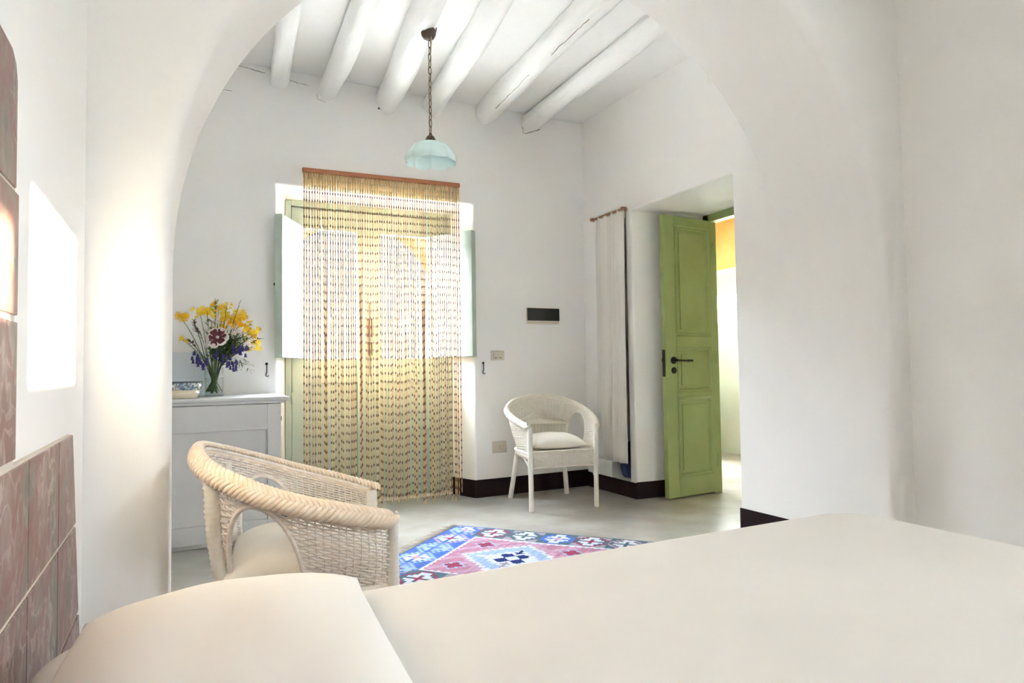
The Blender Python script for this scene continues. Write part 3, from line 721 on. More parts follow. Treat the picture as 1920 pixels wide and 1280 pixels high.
# ---- flowers
FR = random.Random(21)
def fx(px, py): return (-.03+(px-330)*.00301, .854+(740-py)*.00329)
def stem_pts(head, i):
    a = i*2.4; b = Vector((VX-(head[0]-VX)*.15+.018*math.cos(a), VY+.018*math.sin(a), ZT_+.03))
    mth = Vector((VX+max(-.04, min(.04, (head[0]-VX)*.35)), VY+max(-.04, min(.04, (head[1]-VY)*.4)), ZT_+.185))
    h = Vector(head); midp = mth.lerp(h, .55)+Vector((0, 0, .02 if h.z > mth.z else .05))
    return [b, b.lerp(mth, .5), mth, midp, h]
def smooth_pts(P, n=14): return [cr(P, i/n) for i in range(n+1)]
def bloom(mb, c, axis, r, n=6, cup=.5, wid=.42, col=None):
    axis = Vector(axis).normalized(); a = axis.orthogonal().normalized(); b_ = axis.cross(a); off = FR.random()*6
    for k in range(n):
        an = off+2*PI*k/n; d = a*math.cos(an)+b_*math.sin(an); s = axis.cross(d)
        c = Vector(c); q = [(0, 0, 0), (.45, wid*.75, cup*.45), (.8, wid, cup*.75), (1.0, wid*.35, cup*.8)]
        L_ = [c+d*r*t+s*r*w_*.5+axis*r*h_ for t, w_, h_ in q]; R_ = [c+d*r*t-s*r*w_*.5+axis*r*h_ for t, w_, h_ in q]; Mi = [c+d*r*t+axis*r*(h_-.10*w_) for t, w_, h_ in q]
        vs_ = L_+Mi+R_
        mb.add(vs_, [(i, i+1, 5+i, 4+i) for i in range(3)]+[(4+i, 5+i, 9+i, 8+i) for i in range(3)])
def leaf(mb, base, d, L, wd, droop=.2):
    d = Vector(d).normalized(); s = d.cross(Vector((0, 0, 1)));
    if s.length < .1: s = Vector((1, 0, 0))
    s.normalize(); up = s.cross(d); base = Vector(base)
    P = [base+d*L*t-Vector((0, 0, droop*L*t*t)) for t in (0, .3, .65, 1)]; W = [.1, 1, .8, .05]
    vs_ = [p+s*wd*w_*.5+up*wd*.12 for p, w_ in zip(P, W)]+[p for p in P]+[p-s*wd*w_*.5+up*wd*.12 for p, w_ in zip(P, W)]
    mb.add(vs_, [(i, i+1, 5+i, 4+i) for i in range(3)]+[(4+i, 5+i, 9+i, 8+i) for i in range(3)])
GRP = 'flowers standing in the glass vase'
YLAB = [
 ((338, 597), 'yellow freesia at the far left of the bouquet, upper'), ((341, 637), 'small yellow bud at the lower left of the bouquet'),
 ((374, 590), 'yellow freesia cluster at the upper left of the bouquet'), ((385, 583), 'yellow freesia just left of the top green sprig'),
 ((407, 577), 'yellow freesia behind the top green sprig'), ((422, 573), 'single yellow freesia standing above the others, right of the sprig'),
 ((412, 588), 'yellow freesia in the upper middle of the bouquet'), ((419, 596), 'yellow freesia just under the upper middle blooms'),
 ((423, 607), 'yellow freesia in the centre above the striped bloom'), ((431, 595), 'yellow freesia right of the upper middle'),
 ((442, 597), 'yellow freesia in the upper right mass of the bouquet'), ((450, 590), 'yellow freesia at the top of the right mass'),
 ((448, 605), 'yellow freesia in the lower part of the right mass'), ((407, 619), 'yellow freesia directly above the striped bloom'),
 ((471, 604), 'thin yellow freesia reaching out to the right'), ((469, 622), 'yellow freesia cluster at the right, inner'),
 ((478, 626), 'yellow freesia cluster at the far right'), ((461, 639), 'small yellow freesia below the right cluster'), ((473, 650), 'yellow freesia lowest on the right side')]
for i, ((px, py), lab) in enumerate(YLAB):
    x, z = fx(px, py); y = VY+FR.uniform(-.09, .07); h = Vector((x, y, z))
    t = thing('yellow_freesia', (VX, VY, ZT_), label=lab, cat='flower', group=GRP)
    off = Vector((-VX, -VY, -ZT_))
    P = smooth_pts(stem_pts(h, i)); MB().tube([p+off for p in P], [.0024]*12+[.0018]*3, 5).build('stem', STEM, t, smooth=True)
    mb = MB(); small = 'small' in lab or 'thin' in lab or 'single' in lab; nb = 3 if small else FR.choice((9, 10, 11))
    for k in range(nb):
        dlt = Vector((FR.uniform(-1, 1)*(.026 if i < 2 else .038), FR.uniform(-1, 1)*.03, FR.uniform(-1, 1)*(.02 if i < 2 else .032))) if k else Vector((0, 0, 0))
        bloom(mb, h+off+dlt, (FR.uniform(-.7, .7), FR.uniform(-1.2, -.1), FR.uniform(.0, 1)), FR.uniform(.015, .022), 6, .8, .55)
    mb.build('blooms', YEL if i % 4 else YELO, t, fixn=False)
# striped bloom
x, z = fx(404, 635); h = Vector((x, VY-.12, z)); off = Vector((-VX, -VY, -ZT_))
t = thing('striped_bloom', (VX, VY, ZT_), label='large white and maroon striped bloom at the front of the bouquet', cat='flower', group=GRP)
MB().tube([p+off for p in smooth_pts(stem_pts(h, 31))], .0035, 6).build('stem', STEM, t, smooth=True)
c = h+off; ax = Vector((-.25, -1, .45)).normalized(); a = ax.orthogonal().normalized(); b_ = ax.cross(a)
mbw = MB(); mbm = MB()
for k in range(6):
    an = 2*PI*k/6+.3+FR.uniform(-.12, .12); d = (a*math.cos(an)+b_*math.sin(an)).normalized(); s_ = ax.cross(d); R0 = FR.uniform(.060, .074); cv = FR.uniform(.02, .22)
    for mb, rk, W_, lift in ((mbw, 1, .060, 0), (mbm, .86, .044, .003)):
        R_ = R0*rk; q = [(0, .15, 0), (.3, .65, .16), (.65, 1, .10+cv*.6), (.88, .85, cv), (1, .35, cv-.08)]
        L_ = [c+d*R_*tt+s_*W_*w_*.5+ax*(R_*hh+lift+.004*w_) for tt, w_, hh in q]; Mi = [c+d*R_*tt+ax*(R_*hh+lift) for tt, w_, hh in q]; Q_ = [c+d*R_*tt-s_*W_*w_*.5+ax*(R_*hh+lift+.004*w_) for tt, w_, hh in q]
        mb.add(L_+Mi+Q_, [(i, i+1, 6+i, 5+i) for i in range(4)]+[(5+i, 6+i, 11+i, 10+i) for i in range(4)])
mbw.build('petals', WHITEP, t, fixn=False); mbm.build('dark_stripes', MAROON, t, fixn=False)
MB().ball(c+ax*.008, .011, 8, 6).build('centre', WHITEP, t, smooth=True)
# white small blooms
for i, ((px, py), lab) in enumerate((((405, 593), 'small white bloom near the top of the bouquet'), ((411, 603), 'small white bloom in the middle of the bouquet'), ((446, 625), 'white freesia right of the striped bloom'), ((385, 627), 'white bloom left of the striped bloom'), ((388, 652), 'white bloom low beside the striped bloom'), ((464, 647), 'white freesia low on the right of the bouquet'), ((430, 622), 'white freesia in the centre right of the bouquet'))):
    x, z = fx(px, py); h = Vector((x, VY-.07, z)); t = thing('white_freesia', (VX, VY, ZT_), label=lab, cat='flower', group=GRP)
    MB().tube([p+off for p in smooth_pts(stem_pts(h, 40+i))], .0022, 5).build('stem', STEM, t, smooth=True)
    mb = MB()
    for k in range(2): bloom(mb, h+off+Vector((FR.uniform(-1, 1)*.024, FR.uniform(-.02, .02), FR.uniform(-1, 1)*.02)), (FR.uniform(-.6, .6), -1, FR.uniform(-.2, .7)), .017, 6, .6, .5)
    mb.build('blooms', WHITEP, t, fixn=False)
# bluebells
for i, ((px, py), lab) in enumerate((((367, 667), 'violet bluebells hanging at the lower left'), ((377, 678), 'violet bluebells hanging over the left vase rim'), ((408, 664), 'violet bluebells below the striped bloom'), ((421, 672), 'violet bluebells over the right vase rim'), ((431, 682), 'violet bluebells hanging lowest at the right of the vase'), ((455, 655), 'violet bluebells at the right under the yellow blooms'), ((440, 655), 'violet bluebells in the shade at the centre right'))):
    x, z = fx(px, py); h = Vector((x, VY-.10+.02*(i % 3), z)); t = thing('bluebell', (VX, VY, ZT_), label=lab, cat='flower', group=GRP)
    P = smooth_pts(stem_pts(h+Vector((0, 0, .03)), 50+i)); MB().tube([p+off for p in P], .002, 5).build('stem', LEAFD, t, smooth=True)
    mb = MB()
    for k in range(10):
        q = h+off+Vector((FR.uniform(-1, 1)*.030, FR.uniform(-1, 1)*.025, FR.uniform(-1, 1)*.030))
        mb.lathe([(.002, 0), (.006, -.004), (.0065, -.016), (.010, -.024)], 6, q, cap=False)
    mb.build('bells', BLUEP, t, fixn=False, smooth=True)
# leaf sprigs
SPR = [((401, 566), LEAFM, 'grey green leafy sprig at the very top of the bouquet', 12, .05, .018), ((362, 605), LEAFP, 'dark twiggy sprig leaning left, upper', 19, .035, .014), ((352, 637), LEAFP, 'dark twiggy sprig leaning left, lower', 19, .035, .014),
       ((394, 602), LEAFM, 'leafy sprig in the middle of the bouquet', 24, .05, .016), ((446, 571), LEAFD, 'thin dark blade leaf rising at the upper right', 3, .05, .006), ((488, 634), LEAFP, 'dark leaf bud at the far right of the bouquet', 7, .03, .014),
       ((438, 645), LEAFD, 'dark green foliage at the right of the bouquet', 80, .06, .018), ((462, 684), LEAFM, 'feathery fern hanging at the lower right', 26, .04, .006), ((400, 660), LEAFD, 'dark green foliage over the vase rim', 70, .055, .018),
       ((372, 622), LEAFM, 'thin grassy stems at the left of the bouquet', 6, .07, .006), ((420, 640), LEAFD, 'dark green foliage behind the striped bloom', 80, .06, .018), ((453, 632), LEAFM, 'olive foliage under the right yellow blooms', 60, .05, .014)]
for i, ((px, py), mt, lab, nl, ll, lw) in enumerate(SPR):
    x, z = fx(px, py); h = Vector((x, VY-.03+.02*(i % 4), z)); t = thing('leaf_sprig', (VX, VY, ZT_), label=lab, cat='foliage', group=GRP)
    P = smooth_pts(stem_pts(h, 60+i)); MB().tube([p+off for p in P], .0022, 5).build('stem', STEM if mt != LEAFP else LEAFP, t, smooth=True)
    mb = MB()
    for k in range(nl):
        tt = .80+.2*k/max(1, nl-1) if nl < 20 else FR.uniform(.70, 1)
        q = cr(P, tt)+off+Vector((FR.uniform(-1, 1), FR.uniform(-1, 1), FR.uniform(-1, 1)))*(.004 if nl < 20 else .036)
        dd = (P[-1]-P[-3]).normalized()*.8+Vector((FR.uniform(-1, 1), FR.uniform(-1, 1), FR.uniform(-.7, .7)))
        leaf(mb, q, dd, ll*FR.uniform(.6, 1.1), lw, .25)
    mb.build('leaves', mt, t, fixn=False)
# extra stalks in the water
t = thing('flower_stalks', (VX, VY, ZT_), label='bundle of green stalks standing in the vase water', cat='stalks', kind='stuff')
mb = MB()
for k in range(6):
    a = FR.uniform(0, 6.3); r1 = FR.uniform(.01, .042); r2 = FR.uniform(.0, .042)
    mb.tube([(r1*math.cos(a), r1*math.sin(a), .02), (.5*(r1*math.cos(a)-r2*math.cos(a)), .3*r2*math.sin(a), .10), (-r2*math.cos(a)-.012, -r2*math.sin(a), .19)], .0035, 6)
mb.build('stalks', STEM, t, smooth=True)

# ================================================================ BEAD CURTAIN
BY = 4.655
bc = thing('bead_curtain', (1.322, BY, 0), label='cane and bead curtain hanging in front of the glazed door', cat='bead curtain')
m = MB().box(-.582, .582, -.012, .02, -.0, .030); o = m.build('rod', WOODROD, bc, bevel=.003)
o.location = (0, 0, 2.373); o.rotation_euler = (0, -.016, 0)
for x in (-.4, .4): MB().tube([(x, .018, .015), (x, .026, .015)], .006, 6).build('screw', IRON, o)
rs = random.Random(5); mb = MB(); mbn = MB(); NS = 66
STRAW = [(.74, .54, .27), (.80, .61, .33), (.68, .49, .24)]; TERRA = [(.60, .36, .22), (.66, .42, .27)]; BROWN = [(.26, .14, .065), (.31, .17, .085), (.21, .115, .06)]
clump = {i: rs.uniform(-1, 1) for i in range(NS)}
for i in range(NS):
    x0 = -.572+1.144*i/(NS-1); ztop = 2.374+.016*x0; terra = rs.random() < .2 or i in (3, 4, 22, 23, 48, 49, 50)
    amp = rs.uniform(-.005, .005)
    if i in (21, 22, 23): amp = (22-i)*.013
    if i in (47, 48, 49, 50): amp = (48.5-i)*.012
    if i in (7, 8, 9): amp = (8-i)*.012
    yo = rs.uniform(-.006, .006)
    def X(z): 
        s = min(1, (ztop-z)/1.2); return x0+amp*s
    z = ztop; first = True
    tc_ = rs.choice(TERRA if terra else STRAW)
    # top: bundled cane tubes, touching
    for k in range(3):
        L = .040; mb.tube([(X(z), yo, z), (X(z), yo, z-L)], .0066, 5, rs.choice(STRAW)); z -= L+.002
    zb = .045+rs.uniform(-.03, .02) if i < 61 else .03+rs.uniform(-.02, .02)
    while z > zb:
        if z-zb < .03: break
        L = .019*rs.uniform(.85, 1.15)
        # bead
        mbn.lathe([(.001, .001), (.0044, -.006), (.0060, -.012), (.0040, -.019), (.001, -.025)], 6, (X(z), yo, z), rs.choice(BROWN), cap=False); z -= .022
        # slim cane pieces with a small pale bead between
        zn = z-.036*rs.uniform(.94, 1.06)
        zm = (z+zn)/2
        mb.tube([(X(z), yo, z+.001), (X(zm), yo, zm)], .0038, 5, tc_, cap=False)
        mb.tube([(X(zm), yo, zm), (X(zn), yo, zn-.001)], .0038, 5, tc_, cap=False)
        mb.ball((X(zm), yo, zm), (.0046, .0046, .005), 5, 4, rs.choice(STRAW))
        z = zn
o = mb.build('strands', BEADS, bc, smooth=True, fixn=False); o['kind'] = 'stuff'; o['label'] = 'strands of straw-coloured cane'
o = mbn.build('beads', NUTS, bc, smooth=True, fixn=False); o['kind'] = 'stuff'; o['label'] = 'brown drop-shaped beads'

# ================================================================ WALL FITTINGS
yb = YB
bx = thing('breaker_box', (2.63, yb, 1.41), label='breaker box with a black smoked cover on the back wall', cat='breaker box')
MB().box(-.150, .150, -.012, 0, -.068, .066).build('frame', CREAM, bx, bevel=.004)
MB().box(-.147, .147, -.024, -.010, -.040, .060).build('cover', BLACKP, bx, bevel=.003)
sw = thing('light_switch', (2.217, yb, 1.09), label='cream double light switch under the breaker box, left', cat='switch')
MB().box(-.057, .057, -.010, 0, -.038, .038).build('plate', CREAM, sw, bevel=.003)
for x in (-.02, .02):
    r = MB().box(x-.018, x+.018, -.015, -.009, -.024, .024).build('rocker', CREAM, sw, bevel=.002)
    MB().box(x-.010, x+.010, -.0165, -.0145, -.020, -.016).build('mark', DARKSLOT, r)
so = thing('wall_socket', (2.222, yb, .375), label='cream wall socket low beside the small wicker chair', cat='socket')
MB().box(-.059, .059, -.010, 0, -.045, .045).build('plate', CREAM, so, bevel=.003)
q = MB().box(-.012, .012, -.013, -.009, -.022, .022).build('insert', CREAM, so, bevel=.002)
for dz in (-.010, 0, .010): MB().ball((0, -.0132, dz), (.0026, .001, .0034), 8, 6).build('pin_hole', DARKSLOT, q)
def hook(x, z, lab):
    h = thing('shutter_hook', (x, yb, z), label=lab, cat='hook')
    MB().ball((0, -.008, .038), (.009, .008, .009), 8, 6).build('eye', IRON, h, smooth=True)
    MB().tube([(0, -.012, .038), (.001, -.014, .02), (.0, -.014, -.02), (-.006, -.014, -.034), (-.004, -.014, -.043), (.006, -.014, -.045), (.014, -.014, -.042)], .0034, 6).build('hook', IRON, h, smooth=True)
hook(.507, 1.005, 'iron shutter hook hanging left of the glazed door, above the cabinet'); hook(2.092, .995, 'iron shutter hook hanging right of the glazed door, under the switch')

# ================================================================ PENDANT LAMP
PX, PY = 1.238, 3.446
pl_ = thing('pendant_lamp', (PX, PY, 2.87), label='pendant lamp with a scalloped pale blue glass shade', cat='lamp')
MB().lathe([(.0, .0), (.014, .001), (.030, .010), (.040, .026), (.043, .044), (.040, .058), (.0, .060)], 24, (-.006, 0, -.030), cap=False).build('ceiling_rose', DWOOD, pl_, smooth=True)
MB().tube([(.02, .0, .03), (.035, -.01, .02), (.038, -.01, .045)], .003, 6).build('ceiling_hook', BRONZE, pl_, smooth=True)
lk = MB(); P = []
for k in range(20):
    a = 2*PI*k/20; P.append((.0085*math.cos(a), 0, .0165*math.sin(a)+(.006 if math.sin(a) > 0 else -.006)))
lk.tube(P, .0022, 6, closed=True); l0 = lk.build('chain_link', BRONZE, pl_, smooth=True)
ztop, zbot = -.035, -.560; NL = 14
for k in range(NL):
    o = l0 if k == 0 else l0.copy()
    if k: COL.objects.link(o); o.parent = pl_
    o.location = (0, 0, ztop+(zbot-ztop)*(k+.5)/NL); o.rotation_euler = (0, 0, math.radians(20+(90 if k % 2 else 0)+rnd.uniform(-12, 12)))
MB().tube([(-.004, -.01, .03), (-.002, -.03, -.0), (.004, -.02, -.045), (.005, -.004, -.10), (-.004, .003, -.2), (.004, -.003, -.3), (-.003, .003, -.42), (0, 0, -.57)], .0026, 6).build('cord', CORD, pl_, smooth=True)
MB().lathe([(.0, 0), (.008, 0), (.010, -.012), (.020, -.018), (.026, -.03), (.030, -.036), (.033, -.048), (.030, -.052), (.0, -.052)], 20, (0, 0, -.560), cap=False).build('gallery', BRONZE, pl_, autos=40)
prof = [(.028, 0), (.050, -.004), (.080, -.013), (.103, -.028), (.114, -.043), (.117, -.052), (.1185, -.057), (.128, -.066), (.138, -.082), (.141, -.098), (.138, -.113)]
def shade(t_in):
    def f(a, b_):
        an = 2*PI*a; x = b_*(len(prof)-1); i = min(len(prof)-2, int(x)); q = x-i
        r = prof[i][0]*(1-q)+prof[i+1][0]*q; z = prof[i][1]*(1-q)+prof[i+1][1]*q
        lobe = abs(math.cos(4*an)); k = max(0, min(1, (b_-.12)/.5))
        r *= 1+(.10*lobe**.6-.06)*k
        if b_ > .5: z -= .012*(b_-.5)*2*lobe**.6-.006
        return ((r-t_in)*math.cos(an), (r-t_in)*math.sin(an), z-.610)
    return f
MB().grid(shade(0), 128, 24).grid(shade(.004), 128, 24).build('glass_shade', OPAL, pl_, smooth=True, fixn=False)
MB().lathe([(.0, 0), (.015, 0), (.016, -.04), (.0, -.045)], 16, (0, 0, -.612), cap=False).build('bulb_holder', LEGW, pl_, smooth=True)

# ================================================================ NICHE CURTAIN + BAG
nc = thing('niche_curtain', (XR, 4.27, 0), label='narrow cream cloth curtain hanging over the wall niche', cat='curtain')
MB().tube([(-.035, -.21, 2.19), (-.035, .215, 2.19)], .011, 10).build('rod', WOODEND, nc, smooth=True)
for y in (-.205, .21): MB().box(-.055, -.012, y-.014, y+.014, 2.178, 2.204).build('rod_end', WOODEND, nc, bevel=.002)
for y in (-.205, .21): MB().tube([(-.03, y, 2.19), (.0, y, 2.19)], .006, 8).build('bracket', WOODEND, nc)
def cl(a, b_):
    z = 2.20-1.94*b_; y = .185-.405*a; 
    w_ = .010+.010*b_*(.6+.4*math.sin(3*a)); x = -.036-.016*b_+w_*math.sin(2*PI*4.6*a+1.2*math.sin(2.2*b_))+.004*math.sin(2*PI*11*a+3*b_)
    y += .012*b_*math.sin(6*a+1)-.015*b_*a
    return (x, y, z)
m = MB().grid(cl, 90, 50); o = m.build('cloth', CLOTH, nc, smooth=True)
md = o.modifiers.new('thick', 'SOLIDIFY'); md.thickness = .0025
bgm = MB(); rs = random.Random(9)
def bag(a, b_):
    an = 2*PI*a; z = .30*b_; r = (.085*math.sqrt(max(0, 1-(2*min(b_, .5)-1)**6)) if b_ < .5 else .085*(1-.75*(b_-.5)*2))+.0
    r = max(.004, r)*(1+.10*math.sin(5*an+7*b_)+.05*math.sin(9*an))
    if b_ >= .999 or b_ <= .001: r *= .2
    return (r*math.cos(an), r*.95*math.sin(an), z)
bgm.grid(bag, 48, 20); o = bgm.build('cloth_bag', BLUEBAG, smooth=True); o.location = (XR+.105, 4.205, NZ0)
tag(o, 'crumpled navy blue cloth bag on the niche floor below the curtain', 'bag')

# ================================================================ RUG
K = Vector((1.558, 3.917, 0)); dA = Vector((-.748, -.664, 0)).normalized(); dB = Vector((.664, -.748, 0)).normalized(); RWd, RL = 1.12, 1.75
NA, NB = 112, 175
WHT = (.54, .58, .66); PBL = (.29, .40, .60); BLU = (.065, .14, .44); MBL = (.12, .22, .53); NAV = (.012, .025, .15); PNK = (.40, .19, .27); LPK = (.45, .28, .38); RED = (.26, .04, .09); TEAL = (.075, .13, .17); GRY = (.30, .27, .32)  # wool blues made bluer to carry the cool sheen of window light
rr_ = random.Random(4)
abr = [rr_.uniform(.88, 1.1) for _ in range(NB+1)]
def q_(v, s): return math.floor(v/s+.5)*s
def rugcol(i, j):
    a = (i+.5)/NA*RWd; b_ = (j+.5)/NB*RL
    e = min(a, RWd-a, b_, RL-b_); bwid = .225
    def out(c, k=1): g = abr[j]*k; return tuple(min(1, v*g) for v in c)
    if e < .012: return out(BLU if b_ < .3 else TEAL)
    if e < bwid:
        short = min(b_, RL-b_) < min(a, RWd-a)
        s = (a if short else b_); p = (s % .20)-.10; tq = e-bwid/2; idx = int(s/.20)
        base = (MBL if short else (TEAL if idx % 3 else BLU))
        if short and (int(s/.1)) % 2: base = BLU
        P_, Q_ = abs(q_(p, .02)), abs(q_(tq, .02))
        if P_+Q_ < .035: return out(RED if idx % 3 == 1 else (LPK if idx % 3 == 0 else base))
        if P_+Q_ < .085 and (P_ > .015 and Q_ > .015): return out(WHT if (idx % 2 or not short) else PBL)
        if P_ < .025 and Q_ > .045 and Q_ < .085: return out(PBL if short else WHT)
        if P_+Q_ > .135 and Q_ > .05: return out(BLU if short else (TEAL if idx % 2 else GRY), 1)
        if abs(P_+Q_-.115) < .012: return out(RED if (idx % 3 == 1 and not short) else (LPK if idx % 4 == 1 else (PBL if short else base)))
        return out(base)
    if e < bwid+.022:
        s = (a if min(b_, RL-b_) < min(a, RWd-a) else b_)
        return out(WHT if (e < bwid+.011 or (int(s/.022) % 2)) else PNK)
    A_ = a-RWd/2; best = None
    for bcn in (.60, 1.16):
        mm = abs(q_(A_, .03))/.36+abs(q_(b_-bcn, .03))/.34
        if best is None or mm < best[0]: best = (mm, b_-bcn)
    mm, bo = best
    if mm < .42:
        u = A_+bo*.0; v = bo
        for cu, cv in ((.045, .045), (-.045, .045), (.045, -.045), (-.045, -.045), (.115, .0), (-.115, 0)):
            if abs(q_(u-cu, .01))+abs(q_(v-cv, .01)) < .042: return out(NAV if cu < .1 else GRY)
        return out(WHT)
    if mm < .58: return out(WHT if int(mm*40) % 5 else PBL)
    if mm < .72: return out(PBL)
    if mm < .80: return out(WHT)
    if mm < .95: return out(LPK)
    for cu, cv in ((.20, .36), (-.20, .36), (.20, .86), (-.20, .86)):
        du, dv = q_(A_-cu, .015), q_(b_-cv, .015)
        if abs(du)+abs(dv) < .05: return out(RED)
        if abs(du)+abs(dv) < .075: return out(PBL)
    return out(PNK if (int((a+b_)/.06) % 3) else LPK)
rug = thing('kilim_rug', tuple(K), label='flat woven rug with blue border and pink and white diamonds', cat='rug')
m = MB()
def rp(u, v):
    p = dA*RWd*u+dB*RL*v; p.z = .006+.0015*math.sin(u*9)*math.sin(v*13); return p
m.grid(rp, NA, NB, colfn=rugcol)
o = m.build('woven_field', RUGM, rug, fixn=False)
md = o.modifiers.new('thick', 'SOLIDIFY'); md.thickness = .005; md.offset = -1
m = MB()
for end, sg in ((0, -1), (1, 1)):
    for k in range(96):
        u = (k+.5)/96; p = dA*RWd*u+dB*RL*end; d = dB*sg*rr_.uniform(.05, .085)+dA*rr_.uniform(-.02, .02)
        P = [p+Vector((0, 0, .006)), p+d*.5+dA*rr_.uniform(-.008, .008)+Vector((0, 0, .008)), p+d+Vector((0, 0, .003))]
        m.tube(P, [.002, .0022, .0016], 4)
o = m.build('fringe', FRINGE, rug, smooth=True); o['kind'] = 'stuff'

# ================================================================ WICKER CHAIRS
RIMC = [(-.250, -.245, .585), (-.288, -.13, .617), (-.303, .01, .657), (-.275, .13, .70), (-.172, .235, .745), (0, .275, .772), (.172, .235, .745), (.275, .13, .70), (.303, .01, .657), (.288, -.13, .617), (.250, -.245, .585)]
BASC = [(-.247, -.255, .395), (-.25, -.13, .395), (-.25, -.01, .395), (-.235, .11, .395), (-.155, .20, .395), (0, .235, .395), (.155, .20, .395), (.235, .11, .395), (.25, -.01, .395), (.25, -.13, .395), (.247, -.255, .395)]
def rimp(u): return cr(RIMC, u)
def basp(u): return cr(BASC, u)
def shell(u, v):
    p = basp(u).lerp(rimp(u), v); c = Vector((p.x, p.y, 0)); b = .012*math.sin(PI*v)
    return p+(c.normalized()*b if c.length > .01 else Vector((0, 0, 0)))
OC, OHW, OH = .28, .085, .84
def inhole(u, v):
    for c in (OC, 1-OC):
        if (abs(u-c)/OHW)**2.4+(max(0, v)/OH)**2.4 < 1: return True
    return False
def wicker_chair(name, loc, rz, wk, brd, legm, label, thick, motif):
    RS = .0042 if motif else .0028      # the white chair has heavier stakes
    t = thing(name, loc, rz, label=label, cat='chair')
    NST = 66; us_ = [k/(NST*2) for k in range(NST*2+1)]
    SH = []
    # weft
    mb = MB()
    pitch = .0082; row = 0
    lens = [(rimp(u)-basp(u)).length for u in us_]; Lm = max(lens)
    nrm = []
    for i, u in enumerate(us_):
        a = shell(min(1, u+.004), .5)-shell(max(0, u-.004), .5); b = shell(u, .6)-shell(u, .4); nn_ = a.cross(b).normalized(); nrm.append(nn_)
    while row*pitch < Lm-.004:
        run = []
        def flush(run):
            if len(run) > 2: mb.tube(run, .0036, 4, cap=False, flat=.62)
        for i, u in enumerate(us_):
            v = 1-(row*pitch+.010)/lens[i]
            if v < .0 or inhole(u, v): flush(run); run = []; continue
            ph = (1 if ((i//2)+row) % 2 else -1) if i % 2 == 0 else 0
            run.append(shell(u, v)+nrm[i]*.0042*ph)
        flush(run); row += 1
    mb.build('woven_shell', wk, t, smooth=True, fixn=False)
    t.children[0]['kind'] = 'stuff'
    # stakes
    mb = MB()
    for i in range(0, len(us_), 2):
        u = us_[i]; run = []
        for k in range(19):
            v = k/18
            if inhole(u, v):
                if len(run) > 1: mb.tube(run, RS, 4, cap=False)
                run = []; continue
            run.append(shell(u, v))
        if len(run) > 1: mb.tube(run, RS, 4, cap=False)
    mb.build('stakes', wk, t, smooth=True, fixn=False)['kind'] = 'stuff'
    # opening borders, closely wrapped
    for c in (OC, 1-OC):
        P = []
        for k in range(41):
            a = PI*k/40; cu = math.cos(a); sv = math.sin(a)
            e = 2/2.4; P.append(shell(c+OHW*math.copysign(abs(cu)**e, cu), OH*abs(sv)**e))
        PP = []; RR = []
        for k in range(len(P)-1):
            for j in range(4): PP.append(P[k].lerp(P[k+1], j/4)); RR.append(.0085 if j % 2 else .0066)
        MB().tube(PP, RR, 6, flat=.8).build('opening_border', wk, t, smooth=True)
    # rim: a plait laid along the outside of the top edge
    N = 100; P = []
    for k in range(N+1):
        p = rimp(k/N); c = Vector((p.x, p.y, 0)).normalized(); P.append(p+c*thick*.75-Vector((0, 0, thick*.35)))
    core = MB().tube(P, thick*.80, 8, flat=1.15); core.build('rim_core', brd, t, smooth=True, fixn=False)
    MB().tube([rimp(k/60) for k in range(61)], .006, 6).build('rim_edge', wk, t, smooth=True)
    mb = MB()
    for k in range(0, N):
        p = P[k]; T = (P[min(N, k+1)]-P[max(0, k-1)]).normalized(); B = T.cross(Vector((0, 0, 1))).normalized(); Nn = B.cross(T)
        oc = Vector((p.x, p.y, 0)).normalized(); Nn = (Nn*.55+oc).normalized(); B = T.cross(Nn).normalized()
        for sg in (-1, 1):
            pts = []
            for q in range(7):
                f = q/6; an = math.radians(-22+140*f)
                pts.append(p+T*(.046*(f-.2)+(.010 if sg > 0 else 0))+(B*sg*math.sin(an)*1.2+Nn*math.cos(an))*thick*(1-.10*(1-f)))
            mb.tube(pts, [.0035, .0075, .0088, .0088, .0080, .0065, .004], 5)
    mb.build('braided_rim', brd, t, smooth=True, fixn=False)['kind'] = 'stuff'
    # seat, rails, apron
    m = MB(); pl2 = [(basp(k/40).x, basp(k/40).y) for k in range(41)]
    m.prism(pl2, .388, .402); m.build('seat', wk, t)
    MB().tube([basp(k/60)+Vector((0, 0, -.002)) for k in range(61)], .011, 8).build('seat_rail', legm, t, smooth=True)
    mb = MB(); rows = 13
    NSF = 24
    for r_ in range(rows):
        z = .302+r_*.0080; run = []
        for i in range(NSF*2+1):
            x = -.240+.480*i/(NSF*2); ph = (1 if ((i//2)+r_) % 2 else -1) if i % 2 == 0 else 0
            run.append((x, -.262+.003*ph, z))
        mb.tube(run, .0038, 4, cap=False, flat=.6)
    for i in range(NSF+1):
        x = -.240+.480*i/NSF; mb.tube([(x, -.262, .298), (x, -.262, .405)], .0032, 4)
    mb.build('woven_apron', wk, t, smooth=True, fixn=False)['kind'] = 'stuff'
    for z in (.298, .408):
        PP = []; RR = []
        for k in range(97): PP.append((-.245+.49*k/96, -.262, z)); RR.append(.0075 if k % 2 else .0058)
        MB().tube(PP, RR, 6).build('apron_border', wk, t, smooth=True)
    for sx in (-1, 1):
        mb = MB(); run = []
        for k in range(30):
            f = k/29; p = cr(BASC, .0+.27*f) if sx < 0 else cr(BASC, 1-.27*f); mb.tube([(p.x, p.y, .40), (p.x, p.y, .352)], .0052, 5)
        mb.build('side_wrap', wk, t, smooth=True)
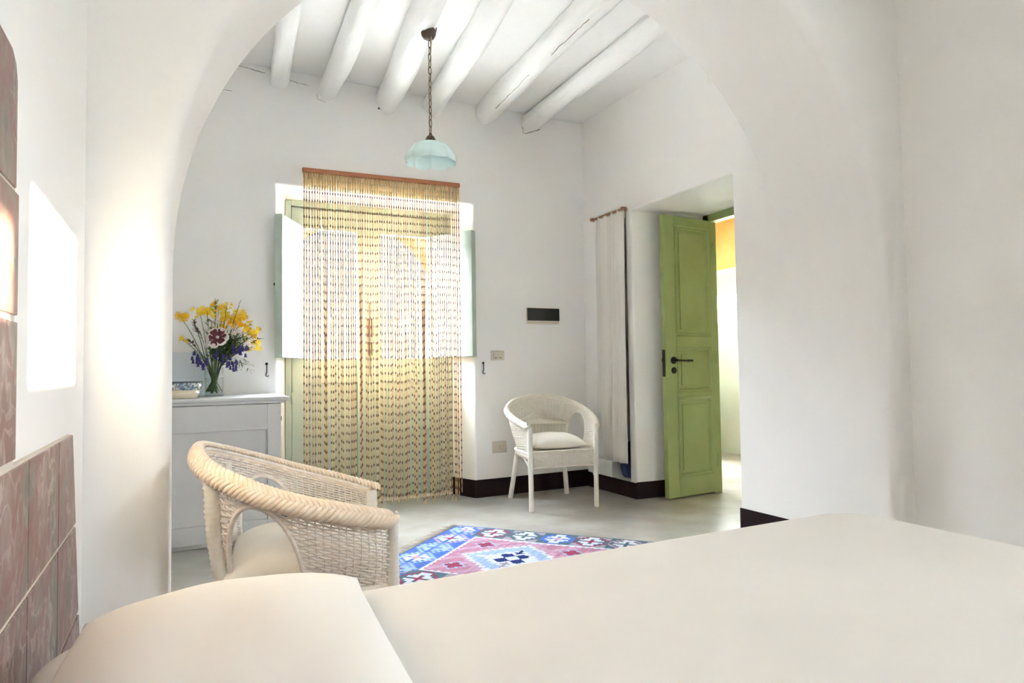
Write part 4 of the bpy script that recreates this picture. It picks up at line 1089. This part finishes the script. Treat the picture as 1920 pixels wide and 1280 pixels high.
    def post(P, r, name, wrap=(9, 9)):
        PP = []; RR = []; n_ = 0
        for a, b in zip(P[:-1], P[1:]):
            a = Vector(a); b = Vector(b); L = (b-a).length; k = max(2, int(L/.005))
            for j in range(k):
                p = a.lerp(b, j/k); PP.append(p); n_ += 1
                w_ = wrap[0] < p.z < wrap[1]
                RR.append(r*(1.10 if w_ and n_ % 3 else (1.0 if w_ else .98)))
        PP.append(Vector(P[-1])); RR.append(r*.92)
        return MB().tube(PP, RR, 10).build(name, legm, t, smooth=True)
    for sx in (-1, 1):
        post([(sx*.250, -.258, .578), (sx*.247, -.262, .40), (sx*.244, -.262, .0)], .0175, 'leg', (.28, .6))
        u = .5+.115*sx
        top = rimp(u); bs = basp(u); outw = Vector((bs.x, bs.y, 0)).normalized()*.016
        post([top-Vector((0, 0, .03))+outw*.9, shell(u, .5)+outw, bs+outw+Vector((0, 0, .0)), (sx*.232, .262, .0)], .019, 'leg', (.40, .75))
    # arched brace between front legs and seat
    for sx in (-1, 1):
        P = [(sx*.244, -.255, .20), (sx*.235, -.20, .29), (sx*.245, -.12, .35), (sx*.246, -.02, .365)]
        MB().tube([cr(P, k/14) for k in range(15)], .008, 8).build('brace', legm, t, smooth=True)
    # thin plait down the front edge of each arm
    for sx in (-1, 1):
        mb = MB(); 
        for s2 in (-1, 1):
            pts = []
            for k in range(60):
                z = .60-.30*k/59; pts.append((sx*(.252-.004*k/59)+.0045*math.sin(k*.9+s2*PI/2), -.270+.0035*math.cos(k*.9*1+s2*PI/2)*s2, z))
            mb.tube(pts, .0042, 5)
        mb.build('edge_plait', wk, t, smooth=True, fixn=False)
    if motif:
        mb = MB()
        def dp(a, b): 
            u = .5+a*.16; v = .52+b*.22; p = shell(u, v); c = Vector((p.x, p.y, 0)).normalized(); return p-c*.016
        for k in range(7):
            f = k/6*.9
            mb.tube([dp(-1+f, -.0), dp(0, 1-f), dp(1-f, 0)], .006, 5)
            mb.tube([dp(-1+f, 0), dp(0, -.45*(1-f)), dp(1-f, 0)], .006, 5)
        mb.build('woven_diamond', wk, t, smooth=True, fixn=False)
    return t
wicker_chair('wicker_armchair', (2.437, 4.252, 0), math.radians(-9), WICKW, WICKW, LEGW, 'white wicker armchair in the far corner by the niche curtain', .015, True)
t = wicker_chair('wicker_armchair', (.318, 2.090, 0), math.radians(82), WICKN, BRAIDN, LEGW, 'whitewashed wicker armchair with a braided rim, beside the grey cabinet', .021, False)
t.scale = (.965, .95, 1)
def cushion(loc, rz, hx, hy, h, lab, seed):
    m = pillow(hx, hy, h, .45, 3.0, 40, 40, crease=.004, seed=seed)
    o = m.build('seat_cushion', CUSH, smooth=True); weld(o, .0004); o.location = loc; o.rotation_euler = (0, 0, rz)
    tag(o, lab, 'cushion')
cushion((2.432, 4.225, .403+.034), math.radians(-9), .205, .205, .075, 'flat white cushion on the armchair in the far corner', 3)
cushion((.335, 2.088, .403+.042), math.radians(82), .22, .215, .092, 'thick white cushion on the armchair in front of the grey cabinet', 4)
